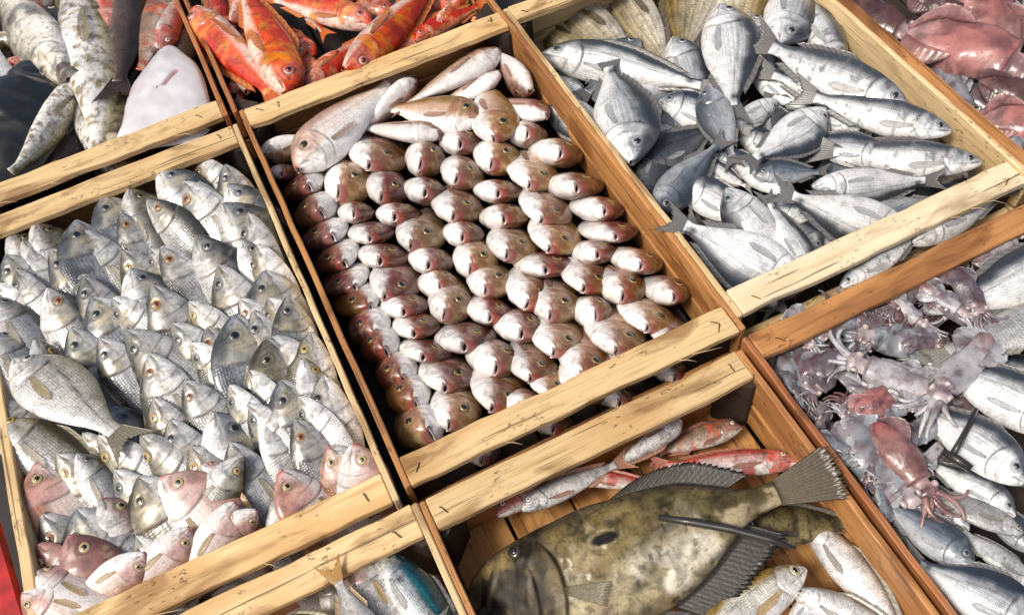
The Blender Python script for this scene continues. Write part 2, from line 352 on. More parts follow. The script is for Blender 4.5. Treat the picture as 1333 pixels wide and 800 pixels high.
def fish_body(name, S, paint, mat, nr=108, na=68, relief=1.0, gape=1.0, lump=0.007):
    k = np.linspace(0, 1, nr); us = 0.004 + 0.996 * (0.42 * k + 0.58 * k ** 2.2)
    th = -math.pi / 2 + 2 * math.pi * np.arange(na) / na
    sn, cs = np.sin(th), np.cos(th)
    uu = np.repeat(us[:, None], na, 1); vv = np.repeat(sn[None], nr, 0); cc = np.repeat(cs[None], nr, 0)
    h = np.where(vv > 0, S.top(uu), S.bot(uu)); w = S.wid(uu)
    X = -uu; Y = w * np.sign(cc) * np.abs(cc) ** S.keel; Z = h * vv
    flank = np.abs(cc)
    d = np.zeros_like(uu)
    g = uu - S.gill_u(vv)
    d += 0.0075 * relief * ss(-0.16, -0.012, g) * (1 - ss(-0.004, 0.008, g)) * flank * ss(.85, .45, vv) * ss(-1.0, -.7, vv)                 # gill cover, standing proud
    d -= 0.003 * relief * gauss(g, 0.008, 0.007) * flank * ss(.8, .4, vv)
    g2 = uu - (S.gill - 0.085 - 0.05 * vv ** 2)
    d += 0.004 * relief * ss(-0.08, -0.004, g2) * (1 - ss(-0.002, 0.008, g2)) * flank * ss(0.45, 0.1, vv)
    ml = 0.095                                                                                        # mouth slit on the flank
    mz = -0.10 - 2.6 * uu
    d -= 0.005 * relief * gauss(vv, mz, 0.13) * ss(ml, ml * 0.7, uu) * flank * ss(.0, .03, uu)
    d += 0.003 * relief * gauss(vv, mz + 0.3, 0.15) * ss(ml * 1.2, ml * 0.6, uu) * flank * ss(.01, .045, uu)
    d -= 0.004 * relief * gauss(uu, S.eye[0], S.eye[2] * 1.1) * gauss(vv, S.eye[1], 0.16) * flank    # eye socket
    d += 0.003 * relief * gauss(np.hypot((uu - S.eye[0]) , (vv - S.eye[1]) * np.maximum(h, .02)), S.eye[2] * 1.35, S.eye[2] * 0.35) * flank
    P0 = np.stack([X, Y, Z], -1)
    d += (fbm(P0, 9, 3) - 0.5) * lump * relief * ss(0.0, 0.08, uu) + (vnoise(P0, 26, 8) - .5) * lump * .45 * ss(.02, .08, uu) * (1 - ss(.26, .34, uu))
    Y = Y + d * np.sign(cc) * flank ** 0.5; Z = Z + d * vv * 0.6
    P = np.stack([X, Y, Z], -1)
    rgb, mask = paint(uu, vv, np.sign(cc), P0, S)
    # the open mouth: rings that run back inside the head
    hw, hh, z0, dep = S.mouth; hh = hh * gape
    rings = []
    for (dx, sc) in ((dep, 0.25), (dep * 0.6, 0.8), (0.012, 0.95), (0.002, 1.02)):
        rings.append(np.stack([np.full(na, -dx), hw * cs * sc, z0 - 0.25 * hw * (cs ** 2) + hh * sn * sc], -1))
    R = np.stack(rings)
    lipc = rgb[0].mean(0)
    inner = np.stack([np.tile(np.array([0.02, 0.008, 0.008]), (na, 1)), np.tile([0.03, 0.012, 0.01], (na, 1)),
                      np.tile([0.06, 0.02, 0.018], (na, 1)), np.tile(lipc * 0.55, (na, 1))])
    V = np.concatenate([R.reshape(-1, 3), P.reshape(-1, 3)])
    C = np.concatenate([inner.reshape(-1, 3), rgb.reshape(-1, 3)])
    A = np.concatenate([np.zeros(4 * na), mask.reshape(-1)])
    V = S.warp(V)
    arc = np.abs((th + math.pi / 2) / (2 * math.pi)); arc = np.minimum(arc, 1 - arc) * 2
    uv = np.concatenate([np.zeros((4 * na, 2)), np.stack([uu, np.repeat(arc[None], nr, 0) * 0.5], -1).reshape(-1, 2)])
    tot = nr + 4
    fs = grid_faces(tot, na, True, flip=True)
    fs.append(tuple(range(na))[::-1]); fs.append(tuple(range((tot - 1) * na, tot * na)))
    return make_mesh(name, V, fs, mat, np.concatenate([C, A[:, None]], 1), uv)

def eye_meshes(S, side, iris, ring, scale=1.0, pup=0.5, bulge=0.3):
    ue, ve, r = S.eye; r = r * scale
    c = S.warp(S.surf(ue, ve, side)[None])[0]
    a = S.surf(ue + 0.01, ve, side) - S.surf(ue - 0.01, ve, side); b = S.surf(ue, ve + 0.05, side) - S.surf(ue, ve - 0.05, side)
    n = nrm(np.cross(a, b)); n = n * side * np.sign(n[1] + 1e-9)
    n = nrm(n + np.array([0.12, 0.5 * side, 0])); t1 = nrm(np.cross(n, [0, 0, 1])); t2 = np.cross(n, t1)
    def dome(R, hgt, base, nr_, na_, cf):
        V = [c + n * (base + hgt)]; C = [cf(0)]
        for i in range(1, nr_ + 1):
            f = i / nr_
            for j in range(na_):
                an = 2 * math.pi * j / na_
                V.append(c + n * (base + hgt * math.sqrt(max(0, 1 - f * f)) if i < nr_ else base - 0.010 * (r / .034)) + R * f * (t1 * math.cos(an) + t2 * math.sin(an))); C.append(cf(f))
        fs = [(0, 1 + j, 1 + (j + 1) % na_) for j in range(na_)]
        for i in range(nr_ - 1):
            for j in range(na_):
                o1 = 1 + i * na_; o2 = o1 + na_; kk = (j + 1) % na_
                fs.append((o1 + j, o2 + j, o2 + kk, o1 + kk))
        return np.array(V), fs, np.array(C)
    iris = np.array(iris); ring = np.array(ring)
    V, fs, C = dome(r, r * bulge, 0.0005, 6, 18, lambda f: iris if f < 0.7 else (ring if f < 0.9 else ring * 0.25))
    em = make_mesh('eye', V, fs, M['eye'], C)
    V, fs, C = dome(r * pup, r * bulge * 0.45, 0.0005 + r * bulge * 0.76, 3, 14, lambda f: np.array([0.01, 0.01, 0.01]))
    pm = make_mesh('pupil', V, fs, M['pupil'])
    return em, pm

def fin_mesh(name, roots, tips, c_in, c_out, thick=0.004, web=0.35, rows=6, ragged=0.04, ray=0.35, seed=0, curl=None, mat='fin', sub=3):
    """a fin as a thin solid: rays run from roots to tips, webs between them a little sunken"""
    roots = np.array(roots, float); tips = np.array(tips, float); nray = len(roots)
    rg = random.Random(seed)
    cols = (nray - 1) * sub + 1
    t = np.linspace(0, nray - 1, cols); i0 = np.minimum(t.astype(int), nray - 2); f = (t - i0)[:, None]
    A = roots[i0] * (1 - f) + roots[i0 + 1] * f; B = tips[i0] * (1 - f) + tips[i0 + 1] * f
    onray = np.abs(t - np.round(t)) < 1e-6
    B = A + (B - A) * np.array([1 + rg.uniform(-ragged, ragged) - (0 if o else ragged * 1.5) for o in onray])[:, None]
    nn = nrm(np.cross((tips[-1] + tips[0]) / 2 - (roots[0] + roots[-1]) / 2, roots[-1] - roots[0] + (tips[-1] - tips[0])))
    V = []; C = []
    for sgn in (1, -1):
        for r in range(rows):
            w = r / (rows - 1)
            P = A * (1 - w) + B * w
            if curl is not None: P = P + np.array(curl) * (w ** 2)
            off = np.where(onray, 1.0, web)[:, None] * thick * (1 - 0.75 * w) * 0.5
            V.append(P + nn * off * sgn)
            base = np.array(c_in) * (1 - w) + np.array(c_out) * w
            cc = np.tile(base, (cols, 1)) * np.where(onray, 1 - ray, 1.0)[:, None]
            C.append(cc * (0.9 + 0.2 * np.array([[rg.random()] for _ in range(cols)])))
    V = np.concatenate(V); C = np.concatenate(C)
    fs = grid_faces(rows, cols); fs += grid_faces(rows, cols, off=rows * cols, flip=True)
    o2 = rows * cols
    for r in range(rows - 1):
        a, b = r * cols, (r + 1) * cols
        fs.append((a, o2 + a, o2 + b, b)[::-1]); a2, b2 = a + cols - 1, b + cols - 1
        fs.append((a2, b2, o2 + b2, o2 + a2)[::-1])
    for cI in range(cols - 1):
        e = (rows - 1) * cols
        fs.append((e + cI, e + cI + 1, o2 + e + cI + 1, o2 + e + cI)); fs.append((cI + 1, cI, o2 + cI, o2 + cI + 1))
    return make_mesh(name, V, fs, M[mat], C)

def std_parts(S, fc, iris=(0.5, 0.5, 0.48), ring=(0.6, 0.58, 0.5), tail=0.22, fork=0.5, spread=0.125, dors=0.032, d0=0.30, d1=0.86, pec=0.22, anal=True, eye_scale=1.0, pup=0.55, pecc=None, pec_v=-0.18, tail_c=None, bulge=0.32):
    parts = {}
    fc = np.array(fc); tc_ = np.array(tail_c) if tail_c is not None else fc
    W = lambda L_: S.warp(np.array(L_))
    n = 13; a = np.linspace(-1, 1, n); hb = 0.5 * (S.top(1.0) + S.bot(1.0)) * 0.95; z0 = 0.5 * (S.top(1.0) - S.bot(1.0))
    ln = tail * (fork + (1 - fork) * np.abs(a) ** 1.3) 
    parts['tail_fin'] = fin_mesh('tail_fin', W(np.stack([np.full(n, -0.97), 0 * a, z0 + a * hb], 1)), W(np.stack([-1 - ln, 0 * a, z0 + a * spread], 1)), tc_ * 0.9, tc_, thick=0.012, rows=7, ragged=0.05, seed=1)
    if dors:
        us = np.linspace(d0, d1, 12)
        hh = dors * np.concatenate([[0.5], np.linspace(1.0, 0.75, 10), [0.35]])
        parts['dorsal_fin'] = fin_mesh('dorsal_fin', W(np.stack([-us, 0 * us, S.top(us) * 0.97], 1)), W(np.stack([-us - 0.06, 0 * us + 0.01, S.top(us) * 0.98 + hh], 1)), fc * 0.9, fc * 1.1, thick=0.006, rows=4, ragged=0.06, seed=2)
    if anal:
        us = np.linspace(0.64, 0.86, 7)
        parts['anal_fin'] = fin_mesh('anal_fin', W(np.stack([-us, 0 * us, -S.bot(us) * 0.97], 1)), W(np.stack([-us - 0.06, 0 * us, -S.bot(us) - 0.022], 1)), fc, fc * 1.1, thick=0.006, rows=4, ragged=0.06, seed=3)
    for side, sn_ in ((1, 'R'), (-1, 'L')):
        em, pm = eye_meshes(S, side, iris, ring, eye_scale, pup, bulge); parts['eye' + sn_] = em; parts['pupil' + sn_] = pm
        if pec:
            n = 9; a = np.linspace(0, 1, n)
            r0 = S.surf(np.full(n, S.gill + 0.018), pec_v - 0.16 * a, side); r0[:, 1] += side * 0.008
            ang = np.radians(-4 - 15 * a); ll = pec * (0.28 + 0.80 * np.sin(np.pi * (0.30 + 0.62 * a)) ** 1.5)
            ut = S.gill + 0.018 + ll * np.cos(ang); zt = r0[:, 2] + ll * np.sin(ang)
            hh = np.where(zt > 0, S.top(ut), S.bot(ut)); yt = S.wid(ut) * np.sqrt(np.clip(1 - (zt / hh) ** 2, 0, 1)) ** S.keel + 0.012
            pc = np.array(pecc) if pecc is not None else fc
            parts['pectoral' + sn_] = fin_mesh('pectoral_fin', W(r0), W(np.stack([-ut, side * yt, zt], 1)), pc * .9, pc, thick=0.005, rows=7, ragged=0.02, seed=4, ray=0.3, mat='clear', curl=(0, side * .004, 0))
    return parts

class Proto:
    def __init__(s, name, body, parts, mat_cat): s.name, s.body, s.parts, s.cat = name, body, parts, mat_cat

def put(proto, mw, label, group, cat='fish', show=('tail_fin', 'dorsal_fin', 'anal_fin', 'eye', 'pectoral'), sides='RL'):
    o = add_obj(proto.name, proto.body, None, mw); tag(o, label, cat, group)
    for k_ in ('tail_fin', 'dorsal_fin', 'anal_fin'):
        if k_ in show and k_ in proto.parts: add_obj(k_, proto.parts[k_], o)
    for sd_ in sides:
        if 'eye' in show and 'eye' + sd_ in proto.parts:
            e = add_obj('eye', proto.parts['eye' + sd_], o); add_obj('pupil', proto.parts['pupil' + sd_], e)
        if 'pectoral' in show and 'pectoral' + sd_ in proto.parts: add_obj('pectoral_fin', proto.parts['pectoral' + sd_], o)
    for k_, v_ in proto.parts.items():
        if k_.startswith('extra:'): add_obj(k_[6:].split('#')[0], v_, o)
    return o

def frame_side(S3, T3, side, roll=0.0, upmix=0.35, thick=1.0, tall=1.0):
    """matrix for a fish on its flank with snout at S3 and tail base at T3; side -1: back to the left of travel as seen from the camera"""
    S3 = np.array(S3, float); T3 = np.array(T3, float); f = S3 - T3; L = np.linalg.norm(f); f /= L
    c = nrm(CAM - (S3 + T3) / 2); c = nrm(c * (1 - upmix) + np.array([0, 0, 1.]) * upmix)
    n = nrm(c - f * (c @ f)); d = np.cross(n, f) * (1 if side < 0 else -1)
    r = math.radians(roll); d2 = d * math.cos(r) - n * math.sin(r)
    y = np.cross(d2, f)
    vis = 'R' if (y @ c) > 0 else 'L'       # +Y flank of the fish faces the camera?
    mw = Matrix([[f[i] * L, y[i] * L * thick, d2[i] * L * tall, S3[i]] for i in range(3)] + [[0, 0, 0, 1]])
    return mw, vis

# ---- colours laid on the skin (of the fish itself: back, flank, belly, head, gill line, mouth)
def make_paint(back, flank, belly, head=None, cheek=None, lip=None, lo=-0.35, hi=0.65, gillc=(0.12, 0.09, 0.08), gill_s=0.7, line=0.25, blot=None, blot_t=0.6, blot_sc=7, tailspot=0, face=0.8, seed=0, stripe_gold=None, bars=0, crown=0.6, pearl=0.25, redfleck=0.0, pearlc=(0.62, 0.50, 0.26)):
    def paint(u, v, s, P, S):
        nz = fbm(P, 8, 11 + seed) - 0.5; nf = fbm(P, 22, 5 + seed) - 0.5
        vv = v + 0.35 * nz
        c = mix(belly, flank, ss(lo - 0.35, lo + 0.25, vv)); c = mix(c, back, ss(lo + 0.35, hi + 0.15, vv))
        g = u - S.gill_u(v)
        hm = 1 - ss(-0.02, 0.02, g)
        if head is not None: c = mix(c, head, hm * face * ss(lo - 0.1, lo + 0.35, vv + 0.3 * nf))
        if cheek is not None: c = mix(c, cheek, hm * np.clip(0.55 + 2.2 * nz, 0, 1) * ss(-0.5, 0.1, vv) * ss(0.02, 0.1, u) * 0.8)
        if stripe_gold is not None:
            c = mix(c, stripe_gold, (0.5 + 0.5 * np.sin(v * 22 + nz * 1.5)) ** 2 * (1 - hm) * ss(-0.5, -0.1, v) * 0.42)
        if blot is not None:
            bn = fbm(P, blot_sc, 31 + seed); c = mix(c, blot, ss(blot_t - 0.06, blot_t + 0.08, bn) * 0.85)
        if redfleck: c = mix(c, (0.45, 0.06, 0.04), ss(0.62, 0.7, fbm(P, 13, 77 + seed)) * redfleck)
        if bars: c = c * (1 - bars * (0.5 + 0.5 * np.sin(u * 46 + 2 * nz))[..., None] * ss(-0.2, 0.4, v)[..., None])
        if line: c = c * (1 - line * gauss(v, 0.42 - 0.28 * ss(0.25, 0.9, u), 0.05) * (1 - hm))[..., None]
        c = mix(c, np.array(back) * .75, hm * ss(.52, .86, v + .5 * nz + .3 * nf) * crown)
        c = mix(c, pearlc, hm * ss(.56, .7, fbm(P, 15, 91 + seed)) * ss(-.6, -.1, v) * pearl)
        c = c * (1 - .28 * hm * ss(.52, .66, fbm(P, 19, 92 + seed)))[..., None]
        c = mix(c, gillc, gill_s * gauss(g, 0.005, 0.006 + .004 * nf) * ss(-1.0, -0.75, v) * ss(0.75, 0.4, v))
        c = mix(c, gillc, gill_s * .9 * gauss(np.hypot(g - .004, (v - .42) * .1), 0, .014))                                   # dark notch at the top of the gill
        c = mix(c, gillc, .55 * gauss(v, S.eye[1] - .52 - 1.2 * (u - .1), .05) * ss(.035, .06, u) * ss(.2, .17, u))             # line under the eye
        c = mix(c, gillc, .5 * gauss(u - .115 + .10 * (v + .45), 0, .004) * ss(-.75, -.6, v) * ss(-.12, -.25, v))                # hind edge of the jaw
        g2 = u - (S.gill - 0.085 - 0.05 * v ** 2)
        c = mix(c, gillc, 0.5 * gauss(g2, 0.003, 0.005) * ss(0.5, 0.1, v))
        ml = 0.095; mz = -0.10 - 2.6 * u
        c = mix(c, (0.05, 0.025, 0.022), 0.75 * gauss(v, mz, 0.10) * ss(ml, ml * 0.75, u))
        c = mix(c, np.array(back) * 0.5, 0.5 * gauss(np.hypot(u - S.eye[0], (v - S.eye[1]) * 0.12), S.eye[2] * 1.05, S.eye[2] * 0.3))
        c = mix(c, (0.05, 0.03, 0.03), 0.8 * gauss(np.hypot(u - 0.055, (v - 0.42) * 0.1), 0, 0.007))
        if lip is not None: c = mix(c, lip, ss(0.034, 0.008, u) * (.25 + .75 * ss(-.55, -.1, v)))
        if tailspot: c = mix(c, (0.03, 0.03, 0.035), tailspot * gauss(u, 0.93, 0.03) * ss(-0.6, 0.0, v))
        c = c * (1 + 0.3 * nf)[..., None]
        return np.clip(c, 0.004, 0.95), np.clip(ss(-0.005, 0.02, g) + 0.0 * u, 0, 1) * ss(1.0, 0.9, u)
    return paint

BREAM = dict(top=[(0, .018), (.02, .05), (.07, .115), (.14, .18), (.23, .225), (.34, .245), (.5, .225), (.7, .15), (.86, .075), (.95, .048), (1, .05)],
             bot=[(0, .016), (.02, .04), (.07, .085), (.14, .125), (.25, .165), (.4, .185), (.55, .17), (.7, .12), (.86, .065), (.95, .045), (1, .05)],
             wid=[(0, .03), (.03, .045), (.08, .064), (.15, .082), (.25, .095), (.36, .095), (.5, .082), (.7, .05), (.88, .024), (1, .012)])
PAND = dict(top=[(0, .02), (.015, .055), (.05, .11), (.1, .165), (.18, .215), (.28, .235), (.45, .215), (.7, .14), (.88, .065), (1, .05)],
            bot=[(0, .018), (.015, .045), (.05, .09), (.1, .135), (.18, .175), (.3, .20), (.45, .19), (.7, .12), (.88, .06), (1, .05)],
            wid=[(0, .034), (.02, .052), (.06, .074), (.12, .094), (.2, .106), (.32, .108), (.5, .09), (.7, .06), (.88, .026), (1, .012)])
SLIM = dict(top=[(0, .012), (.02, .03), (.07, .058), (.15, .085), (.25, .108), (.4, .122), (.6, .108), (.8, .066), (.93, .038), (1, .042)],
            bot=[(0, .012), (.02, .026), (.07, .052), (.15, .078), (.25, .1), (.42, .118), (.6, .104), (.8, .06), (.93, .034), (1, .042)],
            wid=[(0, .018), (.03, .032), (.08, .048), (.16, .064), (.27, .075), (.42, .078), (.6, .064), (.8, .036), (.93, .018), (1, .01)])
MULL = dict(top=[(0, .02), (.02, .045), (.06, .085), (.12, .115), (.2, .13), (.35, .13), (.55, .11), (.8, .062), (.93, .038), (1, .04)],
            bot=[(0, .016), (.03, .032), (.08, .052), (.15, .07), (.27, .088), (.42, .092), (.6, .08), (.8, .05), (.93, .034), (1, .04)],
            wid=[(0, .024), (.03, .042), (.08, .058), (.16, .07), (.27, .078), (.42, .074), (.6, .058), (.8, .034), (.93, .018), (1, .01)])
DEEP = dict(top=[(0, .012), (.02, .032), (.06, .068), (.13, .115), (.22, .158), (.34, .182), (.5, .175), (.7, .122), (.87, .06), (.95, .043), (1, .046)],
            bot=[(0, .012), (.02, .030), (.06, .064), (.13, .105), (.22, .142), (.36, .165), (.52, .155), (.7, .11), (.87, .055), (.95, .042), (1, .046)],
            wid=[(0, .018), (.03, .034), (.08, .052), (.15, .066), (.25, .076), (.38, .078), (.52, .066), (.7, .042), (.88, .02), (1, .011)])

# ------------------------------------------------------------------ the market table, the cloth and the crates
def flat_sheet(name, x0, x1, y0, y1, z, mat, n=24, amp=0.0):
    xs = np.linspace(x0, x1, n); ys = np.linspace(y0, y1, n)
    V = [(x, y, z + amp * (float(vnoise(np.array([x, y, 0.]), 6, 4)) - .5)) for x in xs for y in ys]
    return make_mesh(name, V, grid_faces(n, n, flip=True), mat)
g = add_obj('ground', flat_sheet('ground', -40, 40, -40, 40, -0.02, M['table'], 4)); tag(g, kind='structure')

def prism(name, pts, z0, z1, mat):
    n = len(pts); V = [(x, y, z0) for x, y in pts] + [(x, y, z1) for x, y in pts]
    fs = [tuple(range(n))[::-1], tuple(range(n, 2 * n))] + [(i, (i + 1) % n, n + (i + 1) % n, n + i) for i in range(n)]
    return make_mesh(name, V, fs, mat, smooth=False)
def staple(parent, x, y, z, ang, ln=0.012):
    p = np.array([[-ln / 2, 0, -0.004], [-ln / 2, 0, 0.0006], [-ln * .3, 0.0004, 0.0014], [ln * .3, -0.0003, 0.0014], [ln / 2, 0, 0.0006], [ln / 2, 0, -0.004]])
    o = add_obj('staple', _st[0], parent); o.location = (x, y, z); o.rotation_euler = (0, 0, ang); return o
_st = [tube_mesh('staple', np.array([[-.006, 0, -0.004], [-.006, 0, 0.0006], [-.0035, 0.0004, 0.0016], [.0035, -0.0003, 0.0016], [.006, 0, 0.0006], [.006, 0, -0.004]]), 0.0007, M['rust'], 5)]

def crate(label, x0, x1, y0, y1, lw='orange', rw='pale', near='rail', far='rail', lt=0.008, rtk=0.008, rail_w=0.041, near_open=False, far_open=False, floor='floor', near_y=(0, 0), seed=0, corner='dark_wood', end='orange', zt=0.0, lh=0.0, rh=0.0):
    rg = random.Random(seed)
    E_ = empty('fish_crate', ((x0 + x1) / 2, (y0 + y1) / 2, 0)); tag(E_, label, 'crate', 'wooden fish crates set edge to edge')
    Z = RIM + zt; z0 = 0.012; zm = 0.062
    for (x, t, mt, hh) in ((x0 + lt / 2, lt, lw, lh), (x1 - rtk / 2, rtk, rw, rh)):
        board('side_board', (x, y0, (z0 + zm) / 2), (x, y1, (z0 + zm) / 2), zm - z0 - .004, t * .9, mt, E_, up=(1, 0, 0))
        board('side_board', (x, y0, (zm + Z + hh) / 2 + .002), (x, y1, (zm + Z + hh) / 2 + .002), Z + hh - zm - .004, t, mt, E_, up=(1, 0, 0), rough=0.0016, nl=40)
    xi0, xi1 = x0 + lt + .0005, x1 - rtk - .0005
    # end boards under the battens
    for (y, opn, dy) in ((y0 + 0.007, near_open, near_y), (y1 - 0.007, far_open, (0, 0))):
        board('end_board', (xi0, y + dy[0], (z0 + .058) / 2), (xi1, y + dy[1], (z0 + .058) / 2), .058 - z0, .011, end, E_, up=(0, 1, 0))
        if not opn:
            board('end_board', (xi0, y + dy[0], (.062 + Z - .014) / 2), (xi1, y + dy[1], (.062 + Z - .014) / 2), Z - .014 - .062, .010, end, E_, up=(0, 1, 0))
    # battens along the top of both ends
    for (y, mt, dy, sg) in ((y0 + rail_w / 2, near, near_y, 1), (y1 - rail_w / 2, far, (0, 0), -1)):
        if mt is None: continue
        zr = Z - .0058
        board('top_batten', (xi0, y + dy[0], zr), (xi1, y + dy[1], zr), rail_w, .0115, mt, E_, rough=0.0022, nl=46)
        for fx in (0.05, 0.93):
            for kk in range(rg.choice((1, 1, 2))):
                xx = xi0 + (xi1 - xi0) * (fx + rg.uniform(-.02, .03)) + kk * .018; yy = y + dy[0] + (dy[1] - dy[0]) * fx + rg.uniform(-.01, .01)
                s_ = add_obj('staple', _st[0]); s_.location = (xx - (x0 + x1) / 2, yy - (y0 + y1) / 2, Z + .0002); s_.rotation_euler = (0, 0, rg.uniform(0.6, 2.4)); s_.parent = E_
    if near:
        for kk in range(3):                                      # splinters hanging off the lower edge of the near batten
            xx = (rg.uniform(.08, .9) - .5) * (xi1 - xi0); ln = rg.uniform(.014, .04); yy = -(y1 - y0) / 2 - .001 + near_y[0]; an = rg.uniform(-.5, .5)
            pts = [(xx, yy + .002, Z - .004), (xx + ln * .5, yy - .003, Z - .003), (xx + ln * math.cos(an), yy - .005 - ln * abs(math.sin(an)), Z - .002)]
            add_obj('splinter', tube_mesh('splinter', pts, [.0007, .0006, .0002], M['steel'], 5), E_)
    # three-cornered blocks
    c = 0.034
    for (cx, cy, sx, sy) in ((xi0, y0 + .0135 + near_y[0], 1, 1), (xi1, y0 + .0135 + near_y[1], -1, 1), (xi0, y1 - .0135, 1, -1), (xi1, y1 - .0135, -1, -1)):
        pts = [(cx, cy), (cx + sx * c, cy), (cx + sx * c, cy + sy * .006), (cx + sx * .006, cy + sy * c), (cx, cy + sy * c)]
        if sx * sy < 0: pts = pts[::-1]
        pts = [(a - (x0 + x1) / 2, b - (y0 + y1) / 2) for a, b in pts]
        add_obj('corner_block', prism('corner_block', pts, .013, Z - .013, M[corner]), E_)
    n = 5; w = (xi1 - xi0) / n
    for i in range(n):
        x = xi0 + w * (i + .5)
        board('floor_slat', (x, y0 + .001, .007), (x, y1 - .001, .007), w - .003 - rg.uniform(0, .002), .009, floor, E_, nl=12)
    return E_

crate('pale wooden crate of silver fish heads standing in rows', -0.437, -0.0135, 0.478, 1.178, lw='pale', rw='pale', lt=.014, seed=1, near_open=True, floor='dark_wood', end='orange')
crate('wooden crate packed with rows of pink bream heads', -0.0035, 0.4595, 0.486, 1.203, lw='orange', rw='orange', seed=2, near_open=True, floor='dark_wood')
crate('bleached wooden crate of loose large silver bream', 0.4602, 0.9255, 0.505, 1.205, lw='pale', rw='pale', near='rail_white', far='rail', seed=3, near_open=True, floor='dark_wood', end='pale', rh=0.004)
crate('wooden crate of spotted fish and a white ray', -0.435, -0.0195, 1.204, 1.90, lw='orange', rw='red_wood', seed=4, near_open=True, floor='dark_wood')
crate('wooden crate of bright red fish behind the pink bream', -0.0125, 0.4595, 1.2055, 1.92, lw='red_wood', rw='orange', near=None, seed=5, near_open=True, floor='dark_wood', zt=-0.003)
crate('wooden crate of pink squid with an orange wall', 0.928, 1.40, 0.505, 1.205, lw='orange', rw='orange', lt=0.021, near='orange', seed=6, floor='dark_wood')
crate('wooden crate holding the big olive flatfish with red mullet', 0.0045, 0.4385, -0.27, 0.4635, lw='orange', rw='orange', far='rail', seed=7, lt=.0075, rtk=.0085)
crate('wooden crate holding the blue green mackerel', -0.43, 0.0035, -0.27, 0.4655, lw='pale', rw='pale', far='rail', seed=8, floor='floor')
crate('rough orange wooden crate of grey squid and silver fish', 0.4465, 0.935, -0.27, 0.476, lw='red_wood', rw='orange', far='orange', seed=9, near_y=(0, 0), floor='dark_wood', rail_w=.036)

# ------------------------------------------------------------------ fish kinds
M['pandora'] = skin_mat('pink_bream_skin', metal=0.0, rough=0.34, scales=(60, 44), scale_col=0.18, scale_bump=0.2, speck=0.06, speck_scale=30, coat=0.3, mott=0.14)
M['silver'] = skin_mat('silver_skin', metal=0.18, rough=0.3, scales=(58, 60), scale_col=0.38, scale_bump=0.3, speck=0.15, speck_scale=24, coat=0.25, mott=0.32, vlo=.62, vr=.52)
M['steelskin'] = skin_mat('blue_silver_skin', metal=0.12, rough=0.3, scales=(76, 84), scale_col=0.2, scale_bump=0.25, speck=0.16, speck_scale=40, coat=0.35, mott=0.22, stripes=0.14, vlo=.9, vr=.28)
M['gold'] = skin_mat('gold_striped_skin', metal=0.1, rough=0.36, scales=(56, 34), scale_col=0.3, scale_bump=0.15, speck=0.2, speck_scale=50, coat=0.2, mott=0.35, stripes=0.16)
M['red'] = skin_mat('red_skin', metal=0.0, rough=0.34, scales=(60, 52), scale_col=0.2, scale_bump=0.3, speck=0.2, speck_scale=34, coat=0.3, mott=0.4)
M['spotted'] = skin_mat('spotted_skin', metal=0.0, rough=0.36, scales=(110, 90), scale_col=0.15, scale_bump=0.2, speck=0.5, speck_scale=42, coat=0.3, mott=0.4)
M['olive'] = skin_mat('olive_skin', metal=0.0, rough=0.5, scales=(90, 60), scale_col=0.25, scale_bump=0.3, speck=0.45, speck_scale=38, coat=0.0, mott=0.5)
M['olive'].node_tree.nodes['Principled BSDF'].inputs['Specular IOR Level'].default_value = 0.16
M['macks'] = skin_mat('mackerel_skin', metal=0.35, rough=0.28, scales=(110, 60), scale_col=0.35, scale_bump=0.25, speck=0.5, speck_scale=70, coat=0.4, mott=0.3)
M['black'] = skin_mat('black_wet_skin', metal=0.0, rough=0.3, scales=(110, 90), scale_col=0.3, scale_bump=0.15, speck=0.3, speck_scale=30, coat=0.6, mott=0.4)
PR = {}
def species(key, name, shape, paint, mat, fc, cat='fish', relief=1.0, gape=1.0, nr=108, na=68, lump=0.007, **kw):
    b = fish_body(name, shape, paint, M[mat], relief=relief, gape=gape, nr=nr, na=na, lump=lump)
    PR[key] = Proto(name, b, std_parts(shape, fc, **kw), cat)

W_ = (0.88, 0.85, 0.82)
# pink bream of the middle crate, four looks
for i, (back, flank, head, cheek, gp) in enumerate([
        ((0.22, 0.115, 0.035), (0.60, 0.39, 0.30), (0.25, 0.10, 0.05), (0.20, 0.055, 0.035), 1.1),
        ((0.13, 0.055, 0.03), (0.54, 0.33, 0.27), (0.20, 0.065, 0.045), (0.19, 0.032, 0.026), 1.6),
        ((0.30, 0.165, 0.04), (0.64, 0.43, 0.29), (0.36, 0.18, 0.075), (0.29, 0.10, 0.06), 0.9),
        ((0.10, 0.042, 0.028), (0.52, 0.31, 0.27), (0.17, 0.05, 0.04), (0.25, 0.04, 0.034), 1.3)]):
    S = Shape(**PAND, keel=1.0, mouth=(0.052, 0.012, -0.024, 0.06), gill=0.30, eye=(0.145, 0.40, 0.042), bz=0.0)
    species('pand%d' % i, 'pink_bream', S, make_paint(back, flank, W_, head=head, cheek=cheek, lip=(0.30, 0.08, 0.06), lo=-0.26, hi=0.50, gill_s=0.45, line=0.1, seed=i, crown=.7, pearl=.3, gillc=(.16, .05, .04)), 'pandora', (0.50, 0.27, 0.20), lump=.014,
            iris=(0.05, 0.035, 0.015), ring=(0.36, 0.25, 0.07), eye_scale=0.95, pup=0.74, gape=gp, bulge=0.2)
S = Shape(**PAND, keel=1.0, mouth=(0.045, 0.011, -0.022, 0.06), gill=0.28, eye=(0.14, 0.42, 0.036))
